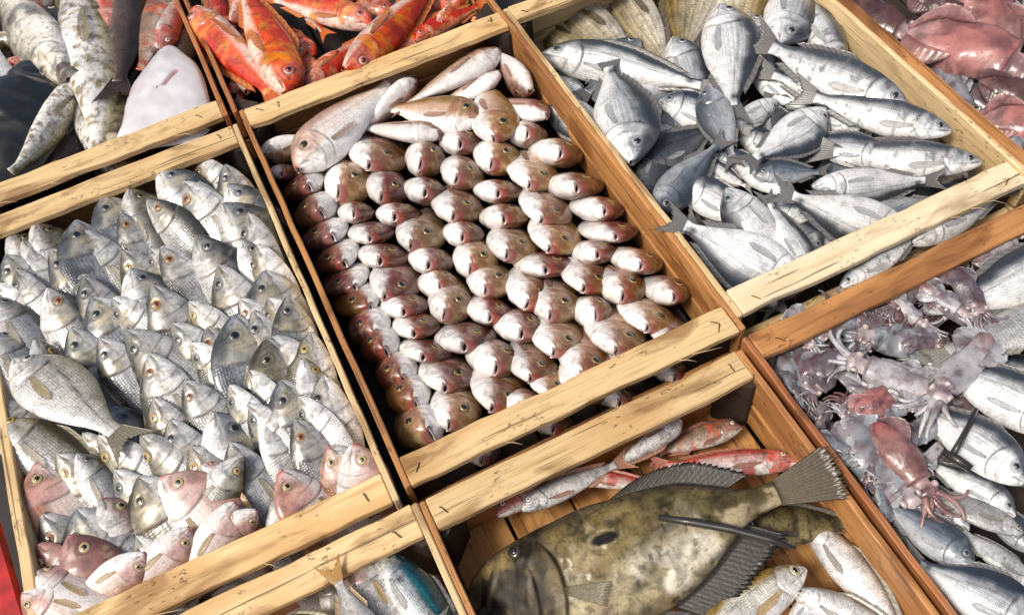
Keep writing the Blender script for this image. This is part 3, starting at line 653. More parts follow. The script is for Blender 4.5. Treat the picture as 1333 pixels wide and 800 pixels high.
species('pandl', 'pink_bream', S, make_paint((0.36, 0.22, 0.16), (0.80, 0.70, 0.65), (0.88, 0.86, 0.83), head=(0.62, 0.42, 0.36), cheek=(0.55, 0.36, 0.3), lip=(0.5, 0.25, 0.2), lo=0.0, hi=0.72, gill_s=0.5, seed=9, crown=.6), 'pandora', (0.6, 0.45, 0.38), iris=(0.05, 0.035, 0.015), ring=(0.36, 0.25, 0.07), pup=.7, bulge=.2)
# heads of the left crate
for i, (back, flank, head, iris, ring, sh) in enumerate([
        ((0.09, 0.09, 0.085), (0.56, 0.565, 0.56), (0.56, 0.56, 0.545), (0.26, 0.08, 0.025), (0.55, 0.35, 0.12), DEEP),
        ((0.07, 0.075, 0.08), (0.46, 0.475, 0.49), (0.36, 0.375, 0.39), (0.06, 0.06, 0.06), (0.35, 0.35, 0.34), DEEP),
        ((0.075, 0.09, 0.11), (0.40, 0.43, 0.47), (0.27, 0.31, 0.36), (0.03, 0.03, 0.035), (0.2, 0.21, 0.22), BREAM),
        ((0.12, 0.105, 0.06), (0.52, 0.50, 0.43), (0.46, 0.44, 0.38), (0.40, 0.27, 0.06), (0.55, 0.43, 0.16), DEEP),
        ((0.06, 0.055, 0.04), (0.22, 0.21, 0.16), (0.13, 0.12, 0.09), (0.10, 0.08, 0.03), (0.3, 0.24, 0.1), BREAM)]):
    S = Shape(**sh, keel=1.5, mouth=(0.022, 0.007, -0.01, 0.05), gill=0.29, eye=(0.122, 0.34, 0.030), bz=(0, -.05, .04, .05, 0)[i])
    species('head%d' % i, 'silver_fish', S, make_paint(back, flank, (0.86, 0.855, 0.83), head=head, cheek=(0.42, 0.38, 0.28), lo=-0.05, hi=0.62, gill_s=0.85, line=0.2, face=0.75, seed=10 + i, crown=.95, pearl=.32), 'silver', (0.36, 0.32, 0.24),
            iris=iris, ring=ring, pecc=(0.64, 0.58, 0.46), pup=0.55 if i in (0, 3) else 0.76, eye_scale=.98, gape=1.1, bulge=.22)
# pinkish bream at the near end of the left crate
for i, (back, flank, head) in enumerate([((0.42, 0.20, 0.13), (0.74, 0.62, 0.56), (0.60, 0.40, 0.38)), ((0.15, 0.06, 0.05), (0.30, 0.14, 0.12), (0.22, 0.085, 0.075)), ((0.42, 0.17, 0.07), (0.74, 0.62, 0.50), (0.62, 0.42, 0.36))]):
    S = Shape(**BREAM, keel=1.1, mouth=(0.026, 0.009, -0.012, 0.05), gill=0.29, eye=(0.115, 0.36, 0.036))
    species('pink%d' % i, 'pinkish_bream', S, make_paint(back, flank, (0.82, 0.78, 0.75) if i != 1 else (0.42, 0.22, 0.19), head=head, cheek=(0.55, 0.3, 0.28) if i != 1 else (0.25, 0.10, 0.08), lip=(0.45, 0.14, 0.13), lo=-0.1, hi=0.6, gill_s=0.7, seed=20 + i), 'red' if i == 2 else 'pandora', (0.62, 0.42, 0.24) if i != 1 else (0.3, 0.16, 0.1),
            iris=(0.45, 0.36, 0.16), ring=(0.5, 0.4, 0.2), pup=0.6, pecc=(0.62, 0.44, 0.22))
# loose bream of the right crate
for i, (back, flank, belly, head) in enumerate([
        ((0.035, 0.045, 0.065), (0.54, 0.57, 0.60), (0.90, 0.90, 0.90), (0.48, 0.51, 0.54)),
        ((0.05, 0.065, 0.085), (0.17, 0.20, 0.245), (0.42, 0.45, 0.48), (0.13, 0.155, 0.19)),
        ((0.05, 0.06, 0.075), (0.74, 0.76, 0.77), (0.93, 0.93, 0.92), (0.66, 0.68, 0.69)),
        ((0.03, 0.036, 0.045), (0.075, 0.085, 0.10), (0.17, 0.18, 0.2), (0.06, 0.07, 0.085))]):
    S = Shape(**BREAM, keel=1.3, mouth=(0.022, 0.007, -0.012, 0.045), gill=0.28, eye=(0.115, 0.36, 0.036), bend=(.08, -.10, .05, .1)[i], bz=(.04, .08, -.06, 0)[i])
    species('blue%d' % i, 'silver_bream', S, make_paint(back, flank, belly, head=head, lo=-0.1, hi=0.58, gill_s=0.9, line=0.5, tailspot=0.9 if i in (0, 2) else 0.3, seed=30 + i, face=.15, gillc=(.05, .05, .055), pearl=.1, crown=.5), 'steelskin', (0.20, 0.195, 0.19),
            iris=(0.10, 0.11, 0.12), ring=(0.42, 0.44, 0.45), pup=0.66, pecc=(0.52, 0.54, 0.56))
S = Shape(**DEEP, keel=1.15, mouth=(0.022, 0.007, -0.012, 0.045), gill=0.27, eye=(0.115, 0.34, 0.034))
species('gold0', 'gold_striped_bream', S, make_paint((0.26, 0.20, 0.10), (0.62, 0.56, 0.42), (0.76, 0.72, 0.60), head=(0.3, 0.26, 0.17), lo=-0.5, hi=0.7, stripe_gold=(0.50, 0.36, 0.10), seed=40), 'gold', (0.16, 0.13, 0.09), iris=(0.2, 0.18, 0.1), ring=(0.4, 0.35, 0.2), pup=0.6)
species('gold1', 'gold_striped_bream', S, make_paint((0.12, 0.10, 0.055), (0.26, 0.22, 0.12), (0.4, 0.36, 0.24), head=(0.12, 0.10, 0.06), lo=-0.4, hi=0.6, stripe_gold=(0.28, 0.2, 0.06), seed=41), 'gold', (0.08, 0.07, 0.05), iris=(0.2, 0.18, 0.1), ring=(0.3, 0.25, 0.15), pup=0.6)
# long silver fish
S = Shape(**SLIM, keel=1.0, mouth=(0.018, 0.006, -0.006, 0.05), gill=0.25, eye=(0.085, 0.28, 0.024), bz=.07, bend=.05)
species('bass0', 'sea_bass', S, make_paint((0.07, 0.08, 0.09), (0.62, 0.64, 0.66), (0.93, 0.93, 0.92), head=(0.50, 0.53, 0.56), pearl=.05, face=.6, lo=-0.2, hi=0.55, blot=(0.16, 0.17, 0.18), blot_t=0.66, blot_sc=24, seed=50), 'steelskin', (0.17, 0.165, 0.16), iris=(0.05, 0.05, 0.055), ring=(0.35, 0.36, 0.36), pup=0.7, d0=.36, d1=.8, dors=.03, pecc=(0.62, 0.62, 0.60))
S = Shape(**SLIM, keel=1.0, mouth=(0.018, 0.006, -0.006, 0.05), gill=0.22, eye=(0.07, 0.22, 0.026), bz=-0.07)
species('bass1', 'silver_slim_fish', S, make_paint((0.28, 0.25, 0.18), (0.76, 0.76, 0.75), (0.86, 0.86, 0.85), head=(0.66, 0.67, 0.67), lo=0.1, hi=0.85, gill_s=0.5, line=0.05, seed=51), 'silver', (0.4, 0.38, 0.32), iris=(0.3, 0.3, 0.26), ring=(0.6, 0.58, 0.5), pup=0.55, dors=.03)
# red fish
for i, (back, flank, belly, head, blot) in enumerate([
        ((0.62, 0.03, 0.008), (0.70, 0.09, 0.022), (0.84, 0.62, 0.52), (0.70, 0.10, 0.035), (0.76, 0.26, 0.05)),
        ((0.50, 0.018, 0.007), (0.60, 0.045, 0.015), (0.74, 0.36, 0.26), (0.60, 0.045, 0.02), (0.74, 0.26, 0.13))]):
    S = Shape(top=[(a, b * 1.12) for a, b in MULL['top']], bot=[(a, b * 1.12) for a, b in MULL['bot']], wid=[(a, b * 1.1) for a, b in MULL['wid']], keel=1.05, mouth=(0.024, 0.009, -0.012, 0.05), gill=0.27, eye=(0.11, 0.45, 0.030))
    species('red%d' % i, 'red_fish', S, make_paint(back, flank, belly, head=head, cheek=(0.74, 0.5, 0.4), lip=(0.6, 0.08, 0.04), lo=-0.25, hi=0.45, blot=blot, blot_t=0.62, blot_sc=10, gillc=(0.45, 0.05, 0.03), seed=60 + i), 'red', (0.66, 0.20, 0.05), iris=(0.35, 0.05, 0.03), ring=(0.72, 0.55, 0.5), pup=0.55, tail_c=(0.68, 0.16, 0.04))
S = Shape(**MULL, keel=1.05, mouth=(0.02, 0.007, -0.02, 0.04), gill=0.25, eye=(0.095, 0.55, 0.025), bz=0.0)
species('mull0', 'red_mullet', S, make_paint((0.50, 0.07, 0.05), (0.66, 0.46, 0.42), (0.80, 0.75, 0.72), head=(0.55, 0.20, 0.17), cheek=(0.6, 0.10, 0.07), lo=-0.3, hi=0.55, blot=(0.55, 0.06, 0.04), blot_t=0.6, blot_sc=9, seed=70), 'red', (0.5, 0.2, 0.14), iris=(0.75, 0.7, 0.6), ring=(0.6, 0.2, 0.15), pup=0.5, tail=0.2)
species('mull1', 'red_mullet', S, make_paint((0.36, 0.34, 0.33), (0.68, 0.66, 0.65), (0.8, 0.79, 0.78), head=(0.62, 0.6, 0.6), lo=-0.2, hi=0.7, blot=(0.55, 0.4, 0.36), blot_t=0.64, blot_sc=9, seed=71), 'spotted', (0.5, 0.26, 0.16), iris=(0.8, 0.76, 0.66), ring=(0.45, 0.35, 0.25), pup=0.5, tail=0.2)
species('mull2', 'red_mullet', S, make_paint((0.26, 0.17, 0.12), (0.42, 0.33, 0.26), (0.62, 0.55, 0.5), head=(0.42, 0.22, 0.19), lo=-0.3, hi=0.5, blot=(0.5, 0.12, 0.08), blot_t=0.6, blot_sc=8, bars=0.25, seed=72), 'spotted', (0.42, 0.18, 0.13), iris=(0.8, 0.76, 0.66), ring=(0.6, 0.3, 0.2), pup=0.5, tail=0.2)
# spotted long fish, dark fish of the far left crate
S = Shape(**SLIM, keel=0.95, mouth=(0.03, 0.012, -0.006, 0.06), gill=0.24, eye=(0.10, 0.5, 0.022), bend=0.10)
species('spot0', 'spotted_long_fish', S, make_paint((0.24, 0.18, 0.09), (0.52, 0.44, 0.28), (0.80, 0.77, 0.70), head=(0.62, 0.54, 0.4), lo=-0.1, hi=0.5, blot=(0.11, 0.085, 0.04), blot_t=0.58, blot_sc=34, seed=80), 'spotted', (0.4, 0.32, 0.16), iris=(0.3, 0.25, 0.1), ring=(0.4, 0.33, 0.2), pup=0.55)
S1 = Shape(**SLIM, keel=0.95, mouth=(0.03, 0.012, -0.006, 0.06), gill=0.24, eye=(0.10, 0.5, 0.022), bend=-0.05, bz=-0.16)
species('spot1', 'spotted_long_fish', S1, make_paint((0.24, 0.19, 0.08), (0.60, 0.52, 0.32), (0.84, 0.82, 0.78), head=(0.74, 0.70, 0.62), lo=0.1, hi=0.7, blot=(0.24, 0.18, 0.06), blot_t=0.60, blot_sc=38, seed=84), 'spotted', (0.5, 0.42, 0.26), iris=(0.3, 0.25, 0.1), ring=(0.4, 0.33, 0.2), pup=0.55)
species('dark0', 'black_skinned_fish', S, make_paint((0.004, 0.005, 0.006), (0.008, 0.010, 0.011), (0.03, 0.034, 0.034), head=(0.008, 0.01, 0.01), lo=-0.6, hi=0.4, line=0.5, blot=(0.05, 0.055, 0.055), blot_t=.66, seed=81, pearl=0), 'black', (0.02, 0.02, 0.02), pup=0.6, lump=.03)
species('dark1', 'brown_long_fish', S, make_paint((0.025, 0.016, 0.012), (0.075, 0.048, 0.038), (0.20, 0.14, 0.11), head=(0.03, 0.018, 0.015), lo=-0.6, hi=0.4, seed=82), 'spotted', (0.07, 0.04, 0.03), pup=0.6)
S = Shape(top=[(a, b * 1.25) for a, b in SLIM['top']], bot=[(a, b * 1.25) for a, b in SLIM['bot']], wid=[(a, b * 1.45) for a, b in SLIM['wid']], keel=1.0, mouth=(0.016, 0.006, -0.004, 0.05), gill=0.24, eye=(0.08, 0.25, 0.022))
def mack_paint(u, v, s, P, S):
    base, mk = make_paint((0.02, 0.10, 0.14), (0.48, 0.54, 0.56), (0.78, 0.77, 0.75), head=(0.30, 0.34, 0.34), lo=-0.1, hi=0.25, line=0.1, seed=90)(u, v, s, P, S)
    nz = fbm(P, 18, 8)
    base = mix(base, (0.015, 0.045, 0.075), ss(0.5, 0.62, nz) * ss(0.15, 0.4, v) * 0.9)
    base = mix(base, (0.05, 0.34, 0.38), gauss(v, 0.42, 0.10) * ss(0.2, 0.3, u) * 0.7)
    base = mix(base, (0.03, 0.035, 0.05), gauss(np.hypot(u - 0.30, (v - 0.05) * 0.15), 0, 0.02) * 0.9)
    return base, mk
species('mack', 'blue_green_mackerel', S, mack_paint, 'macks', (0.10, 0.105, 0.11), iris=(0.1, 0.1, 0.1), ring=(0.4, 0.42, 0.4), dors=.03, pecc=(.5, .52, .52))


S = Shape(**SLIM, keel=1.0, mouth=(0.018, 0.006, -0.006, 0.05), gill=0.24, eye=(0.085, 0.30, 0.034))
species('bass2', 'gold_backed_fish', S, make_paint((0.34, 0.22, 0.05), (0.72, 0.70, 0.62), (0.84, 0.83, 0.8), head=(0.62, 0.60, 0.55), lo=0.0, hi=0.62, line=0.4, seed=52), 'silver', (0.5, 0.38, 0.16), iris=(0.4, 0.36, 0.2), ring=(0.55, 0.5, 0.34), pup=0.62, pecc=(0.66, 0.46, 0.2), dors=.03)
S = Shape(**BREAM, keel=1.1, mouth=(0.022, 0.008, -0.012, 0.05), gill=0.28, eye=(0.115, 0.36, 0.034))
species('goldb', 'golden_bream', S, make_paint((0.30, 0.22, 0.08), (0.62, 0.52, 0.28), (0.78, 0.72, 0.55), head=(0.45, 0.38, 0.2), lo=-0.3, hi=0.6, seed=53), 'gold', (0.2, 0.16, 0.08), pup=0.6)
species('otail', 'orange_tailed_bream', S, make_paint((0.4, 0.38, 0.34), (0.7, 0.68, 0.64), (0.8, 0.79, 0.77), lo=-0.1, hi=0.7, seed=54), 'silver', (0.5, 0.36, 0.2), tail_c=(0.56, 0.30, 0.07), tail=.27, spread=.15, pup=0.6)
species('pinkn', 'pink_headed_fish', S, make_paint((0.36, 0.28, 0.22), (0.74, 0.70, 0.66), (0.82, 0.8, 0.78), head=(0.6, 0.44, 0.4), cheek=(0.5, 0.26, 0.22), lo=-0.1, hi=0.7, seed=55), 'silver', (0.6, 0.4, 0.18), pup=0.6, pecc=(0.62, 0.42, 0.16))
S = Shape(**DEEP, keel=1.2, mouth=(0.022, 0.007, -0.012, 0.045), gill=0.27, eye=(0.115, 0.34, 0.032))
species('pale0', 'pale_bream', S, make_paint((0.66, 0.59, 0.42), (0.84, 0.81, 0.71), (0.90, 0.89, 0.86), crown=.3, head=(0.40, 0.41, 0.43), lo=-0.1, hi=0.75, line=.7, seed=57), 'silver', (0.3, 0.27, 0.2), pecc=(.55, .45, .24), pup=.7)
species('olive2', 'olive_fish', S, make_paint((0.10, 0.08, 0.03), (0.24, 0.19, 0.08), (0.36, 0.3, 0.16), head=(0.16, 0.12, 0.05), lo=-0.4, hi=0.5, blot=(0.05, 0.04, 0.02), blot_t=.55, seed=56), 'olive', (0.09, 0.075, 0.05), pup=0.6)

# ------------------------------------------------------------------ the middle crate: rows of bream, heads towards the front
# boxes of the visible heads: x0, y0, x1, y1, look (f flank, t throat, l turned to the left wall), row
ROWS_C = [
 [(352,214,390,235,'t'),(453,181,532,225,'f'),(528,183,580,233,'f'),(570,167,629,203,'t'),(617,183,678,228,'f'),(655,158,712,192,'t'),(690,181,758,218,'t')],
 [(369,222,423,262,'l'),(423,212,485,270,'g'),(477,225,532,267,'f'),(525,231,582,267,'t'),(574,205,630,247,'f'),(617,234,680,265,'t'),(660,208,728,248,'f'),(708,225,785,260,'t')],
 [(384,250,440,297,'l'),(440,263,487,291,'t'),(490,264,549,296,'t'),(562,250,629,291,'f'),(624,266,688,300,'t'),(676,252,744,294,'f'),(745,256,812,289,'t')],
 [(393,284,453,325,'l'),(453,290,514,318,'t'),(516,285,580,329,'g'),(577,288,630,322,'t'),(634,299,701,342,'f'),(688,289,757,330,'f'),(757,288,829,316,'t')],
 [(411,313,467,355,'l'),(466,317,533,351,'t'),(532,322,591,358,'t'),(590,317,648,363,'g'),(669,330,748,360,'t'),(744,313,802,344,'t'),(793,323,862,357,'t')],
 [(420,347,480,381,'l'),(482,348,548,393,'f'),(545,352,596,388,'t'),(608,346,669,389,'g'),(657,359,722,406,'f'),(728,343,802,380,'f'),(777,353,841,397,'g'),(838,361,899,397,'t')],
 [(437,369,495,412,'l'),(495,382,558,415,'t'),(558,372,615,421,'g'),(606,388,668,423,'t'),(690,374,756,420,'g'),(745,386,796,426,'t'),(804,391,878,433,'f')],
 [(454,400,508,450,'l'),(511,408,573,441,'t'),(566,421,646,460,'t'),(642,405,709,446,'t'),(690,419,762,465,'f'),(761,413,841,463,'f')],
 [(470,422,520,476,'l'),(520,441,589,472,'t'),(607,443,677,492,'t'),(660,456,724,498,'f'),(726,446,797,495,'f')],
 [(490,459,543,509,'l'),(545,469,620,511,'t'),(613,488,686,535,'f'),(686,485,740,516,'f')],
 [(503,488,560,540,'l'),(561,510,627,561,'g'),(650,508,716,548,'t'),(728,486,792,522,'f'),(795,452,856,490,'t'),(846,424,904,458,'f')],
 [(515,519,577,592,'lg')],
]
ORD = ['first', 'second', 'third', 'fourth', 'fifth', 'sixth', 'seventh', 'eighth', 'ninth', 'tenth', 'eleventh', 'twelfth', 'thirteenth', 'fourteenth']
rc = random.Random(3)
t_cam = None
_hv = {}
def head_verts(key):
    if key not in _hv:
        me = PR[key].body; a = np.zeros(len(me.vertices) * 3, np.float32); me.vertices.foreach_get('co', a); a = a.reshape(-1, 3).astype(float)
        _hv[key] = a[(a[:, 0] > -.36)][::3]
    return _hv[key]
def head_on(box, kind, label, zs=-0.052):
    x0, y0, x1, y1 = box; cx, cy = (x0 + x1) / 2, (y0 + y1) / 2; w = x1 - x0; h = y1 - y0
    inc = math.radians({'f': 30, 't': 40, 'g': 34, 'l': 32, 'lg': 34}[kind] + rc.uniform(-4, 4))
    az = math.radians(-98 + rc.uniform(-7, 7) + {'l': 6, 'lg': 0}.get(kind, -4))
    f = np.array([math.cos(az) * math.cos(inc), math.sin(az) * math.cos(inc), math.sin(inc)])
    n0 = nrm(np.array([0, 0, 1.]) - f * f[2])                     # flank that faces up
    d0 = np.cross(n0, f)                                         # one side of the row
    left = kind.startswith('l')
    if d0[0] < 0: d0 = -d0
    if left: d0 = -d0
    rho = math.radians({'f': 4, 't': 27, 'g': -8, 'l': 0, 'lg': -8}[kind] + rc.uniform(-6, 6))
    d = d0 * math.cos(rho) - n0 * math.sin(rho); y = np.cross(d, f)
    # turn the whole head about the line of sight until back-to-belly lies as in the row
    dc = RC @ d; want = math.radians({'f': 12, 't': 2, 'g': 10, 'l': 155, 'lg': 150}[kind] + rc.uniform(-7, 7))
    da = want - math.atan2(dc[1], dc[0]); ca, sa = math.cos(da), math.sin(da)
    Rz = RC.T @ np.array([[ca, -sa, 0], [sa, ca, 0], [0, 0, 1]]) @ RC
    f, d, y = Rz @ f, Rz @ d, Rz @ y
    c = U(cx, cy, zs)
    wm = np.linalg.norm(U(x1, cy, zs) - U(x0, cy, zs))
    hgt = wm / {'f': .98, 't': 0.93, 'g': 0.93, 'l': 1.02, 'lg': 1.0}[kind]
    L = hgt / 0.43
    S3 = c + f * 0.115 * L + d * 0.0 * L
    mw = Matrix([[f[i] * L, y[i] * L, d[i] * L, S3[i]] for i in range(3)] + [[0, 0, 0, 1]])
    pk = {'f': (0, 0, 2, 3), 't': (1, 3, 1, 0), 'g': (2, 2, 0), 'l': (1, 3, 0), 'lg': (2,)}[kind]
    vis = 'R' if (y @ (CAM - c)) > 0 else 'L'
    key = 'pand%d' % rc.choice(pk); Vh = head_verts(key); Lx = L; Ly = L; off = S3.copy()
    for it in range(4):
        Wp = off + Vh @ np.stack([f * Lx, y * Ly, d * Lx])
        q_ = (Wp - CAM) @ RC.T; q_ = q_[:, :2] / q_[:, 2:3] * F + np.array([666.5, 400.])
        lo_, hi_ = q_.min(0), q_.max(0)
        kx = w * 1.04 / (hi_[0] - lo_[0]); ky = h * 1.06 / (hi_[1] - lo_[1])
        Lx = Lx * np.clip(kx, .8, 1.25); Ly = np.clip(Ly * np.clip(ky, .8, 1.25), .72 * Lx, 1.65 * Lx)
        off = off + U(cx, cy, zs) - U(*((lo_ + hi_) / 2), zs)
    mw = Matrix([[f[i] * Lx, y[i] * Ly, d[i] * Lx, off[i]] for i in range(3)] + [[0, 0, 0, 1]])
    return put(PR[key], mw, label, 'pink bream packed in rows', show=('eye', 'pectoral') if kind in 'fg' else ('eye',), sides=vis)
LOOK = {'f': 'pink bream head with gold brow', 't': 'white throated pink bream head', 'g': 'broad golden bream head', 'l': 'dark red bream head turned leftward', 'lg': 'large golden bream head by the front batten'}
nrow = len(ROWS_C)
for r_, row in enumerate(ROWS_C):
    for q, b in enumerate(row):
        if b[4] == 'lg': lab = 'largest golden bream head, lowest on the left by the front batten'
        elif b[4] == 'l': lab = 'dark red bream head turned to the left wall, %s row of middle crate' % ORD[r_]
        else: lab = '%s, %s from left, %s row of middle crate' % (LOOK[b[4]], ORD[q], ORD[r_])
        head_on(b[:4], b[4], lab)
for q, b in enumerate([(598, 572, 652, 606), (688, 534, 746, 566), (770, 498, 830, 532), (846, 468, 896, 498)]):
    head_on(b, 't', 'shaded bream under the front batten of the middle crate, %s from left' % ORD[q], zs=-0.07)
def side(key, s, t, sd, zs, zt=None, roll=0, label='', group=None, tall=1.0, thick=1.0, cat='fish', show=('tail_fin', 'dorsal_fin', 'anal_fin', 'eye', 'pectoral'), upmix=0.35):
    zt = zs if zt is None else zt
    mw, vis = frame_side(U(s[0], s[1], zs), U(t[0], t[1], zt), sd, roll, upmix, thick, tall)
    return put(PR[key], mw, label, group, cat, show, sides=vis)
GC = 'pink bream packed in rows'
for s, t, sd, key, zs, zt, roll, lab in [
    ((386, 221), (506, 108), 1, 'pand0', -.030, -.035, 0, 'long silver pink bream lying diagonally in the far left corner'),
    ((337, 200), (430, 180), -1, 'pand2', -.045, -.06, 50, 'white bream belly against the left wall by the far corner'),
    ((541, 104), (470, 175), 1, 'pand1', -.040, -.06, 62, 'white bream belly tucked beside the long diagonal bream'),
    ((652, 67), (530, 135), -1, 'pand2', -.040, -.05, 55, 'longest white bream belly lying along the far end board'),
    ((651, 95), (560, 150), -1, 'pand0', -.050, -.06, 55, 'short white bream belly below the longest one at the far end'),
    ((691, 121), (640, 65), 1, 'pand1', -.045, -.05, 55, 'white bream belly pointing into the far right corner'),
    ((625, 157), (505, 140), -1, 'pand2', -.034, -.05, 18, 'gold backed bream lying crosswise in the far row, eye showing'),
    ((574, 175), (465, 165), -1, 'pand0', -.040, -.06, 58, 'white bream belly crosswise under the gold backed bream'),
    ((646, 182), (632, 105), -1, 'pand2', -.032, -.07, 5, 'golden bream standing upright with its snout down near the far end'),
    ((714, 150), (630, 130), -1, 'pand3', -.046, -.07, 40, 'pink snouted bream next to the right wall in the far row')]:
    lg_ = 'long silver pink' in lab
    side('pandl' if lg_ else key, s, t, sd, zs, zt, roll, lab, GC, tall=.82 if lg_ else 1.0, show=('tail_fin', 'eye', 'pectoral'))

# ------------------------------------------------------------------ the left crate: silver heads standing in rows, snouts away from us
# snout x, y, eye x, y, kind
LEFT = [
 (258,205,261,222,'head4'),(207,221,227,229,'head2'),(293,214,303,232,'head1'),(258,236,264,250,'head3'),(297,240,306,250,'head2'),
 (240,236,252,262,'head0'),(134,255,147,276,'head2'),(157,275,161,297,'head0'),(192,260,214,267,'head0'),(168,246,180,258,'head4'),(291,265,314,277,'head2'),(325,277,339,302,'head1'),
 (98,288,88,313,'head2'),(105,298,113,328,'head0'),(29,313,48,329,'head3'),(66,325,67,351,'head1'),(45,290,60,300,'head4'),(255,306,274,325,'head1'),(314,312,326,326,'head1'),
 (210,321,223,342,'head0'),(161,325,150,348,'head3'),(170,350,180,364,'head2'),(196,322,197,334,'head1'),(92,330,92,350,'head0'),(286,344,291,370,'head1'),
 (62,375,75,398,'head0'),(199,370,195,398,'head0'),(247,392,249,410,'head3'),(119,388,126,411,'head2'),(148,387,147,406,'head2'),(312,388,308,406,'head0'),(345,352,352,376,'head2'),(336,318,350,340,'head4'),
 (350,388,357,399,'head4'),(375,385,385,404,'head1'),(92,426,94,451,'head1'),(46,440,53,463,'head3'),(165,429,160,461,'head1'),(195,459,197,484,'head0'),(201,517,194,540,'head3'),(222,545,220,569,'head1'),
 (241,495,244,516,'head0'),(249,445,244,465,'head1'),(287,452,282,487,'head1'),(304,410,293,441,'head2'),(262,510,261,532,'head1'),(278,537,285,564,'head2'),(323,476,324,498,'head1'),(323,525,329,544,'head1'),
 (184,564,175,590,'head3'),(129,565,119,590,'head3'),(346,441,343,467,'head4'),(356,437,366,462,'head2'),(405,432,401,455,'head3'),(394,466,405,477,'head3'),(422,488,434,520,'head1'),
 (340,536,353,556,'head1'),(330,405,338,428,'head1'),(225,420,216,442,'head1'),(270,425,262,446,'head0'),(300,500,294,520,'head1'),(365,495,372,518,'head2'),(390,515,396,536,'head1'),(250,580,245,604,'head3'),(300,575,296,596,'head1'),
 (427,580,434,602,'pink2'),(461,576,478,596,'pink0'),(48,601,41,643,'pink0'),(55,668,48,699,'head0'),(51,707,64,727,'pink1'),(91,696,112,717,'pink1'),(131,649,156,657,'pink2'),(181,620,182,646,'head4'),
 (210,620,240,631,'pink0'),(101,661,101,690,'head2'),(364,612,372,637,'pink0'),(75,590,78,614,'head3'),(150,610,152,632,'head1'),(384,545,392,566,'head0'),(22,350,30,372,'head1'),(8,332,18,352,'head2'),(-6,368,8,388,'head0'),(14,300,26,316,'head4'),(130,440,136,462,'head1'),(110,360,116,384,'head1')]
rl = random.Random(11)
GL = 'silver fish heads standing in rows in the left crate'
placed_axis = []
LK = {'head0': 'bright silver head with amber eye', 'head1': 'grey silver head with dark eye', 'head2': 'bluish silver head with black eye', 'head3': 'golden silver head with yellow eye', 'head4': 'dark olive fish head',
      'pink0': 'pale pink bream head', 'pink1': 'brownish red bream head', 'pink2': 'orange backed pink bream'}
def left_fish(sx, sy, ex, ey, key, label, zs=None, incl=None, L=None, ang=None):
    base = np.array([0.50, 0.87]) if ang is None else np.array([math.cos(ang), math.sin(ang)])
    a = math.atan2(base[1], base[0]) + rl.uniform(-.34, .24)
    e = np.array([ex - sx, ey - sy], float); el = np.hypot(*e)
    sd = 1 if (math.cos(a) * e[1] - math.sin(a) * e[0]) < 0 else -1
    if abs(math.cos(a) * e[1] - math.sin(a) * e[0]) < 0.12 * el: sd = rl.choice((-1, 1)) if key != 'pink2' else 1
    zs = (-0.010 + rl.uniform(-.006, .004)) if zs is None else zs
    L = (0.207 * np.clip(el / 24, 0.85, 1.2)) * (.80 if key.startswith('pink') else 1.0) if L is None else L
    A = U(sx, sy, zs); B = U(sx + 60 * math.cos(a), sy + 60 * math.sin(a), zs); h = nrm(A - B)
    inc = math.radians(rl.uniform(20, 32)) if incl is None else incl
    f = h * math.cos(inc) + np.array([0, 0, math.sin(inc)])
    for _ in range(24):                                       # keep the body between the crate walls
        hit = [(A - f * L * k)[0] for k in (.35, .6, 1.0)]
        if max(hit[0] + .19 * L * .8, hit[1] + .12 * L * .8, hit[2]) > -.026: a += .05
        elif min(hit[0] - .14 * L, hit[2]) < -.424: a -= .05
        else: break
        B = U(sx + 60 * math.cos(a), sy + 60 * math.sin(a), zs); h = nrm(A - B)
        f = h * math.cos(inc) + np.array([0, 0, math.sin(inc)])
    mw, vis = frame_side(A, A - f * L, sd, rl.uniform(-24, 34), 0.25, .78)
    return put(PR[key], mw, label, GL, show=('dorsal_fin', 'eye', 'pectoral') if rl.random() < .4 else ('eye',), sides=vis), sd
by = sorted(LEFT, key=lambda t: t[1] + 0.42 * t[0])
bands = {}
for t in by: bands.setdefault(int((t[1] + 0.42 * t[0] - 300) // 46), []).append(t)
for bi, bk_ in enumerate(sorted(bands)):
    for q, t in enumerate(sorted(bands[bk_], key=lambda t: t[0])):
        left_fish(*t, '%s, %s from left, %s row of left crate' % (LK[t[4]], ORD[min(q, 13)], ORD[min(bi, 13)]))
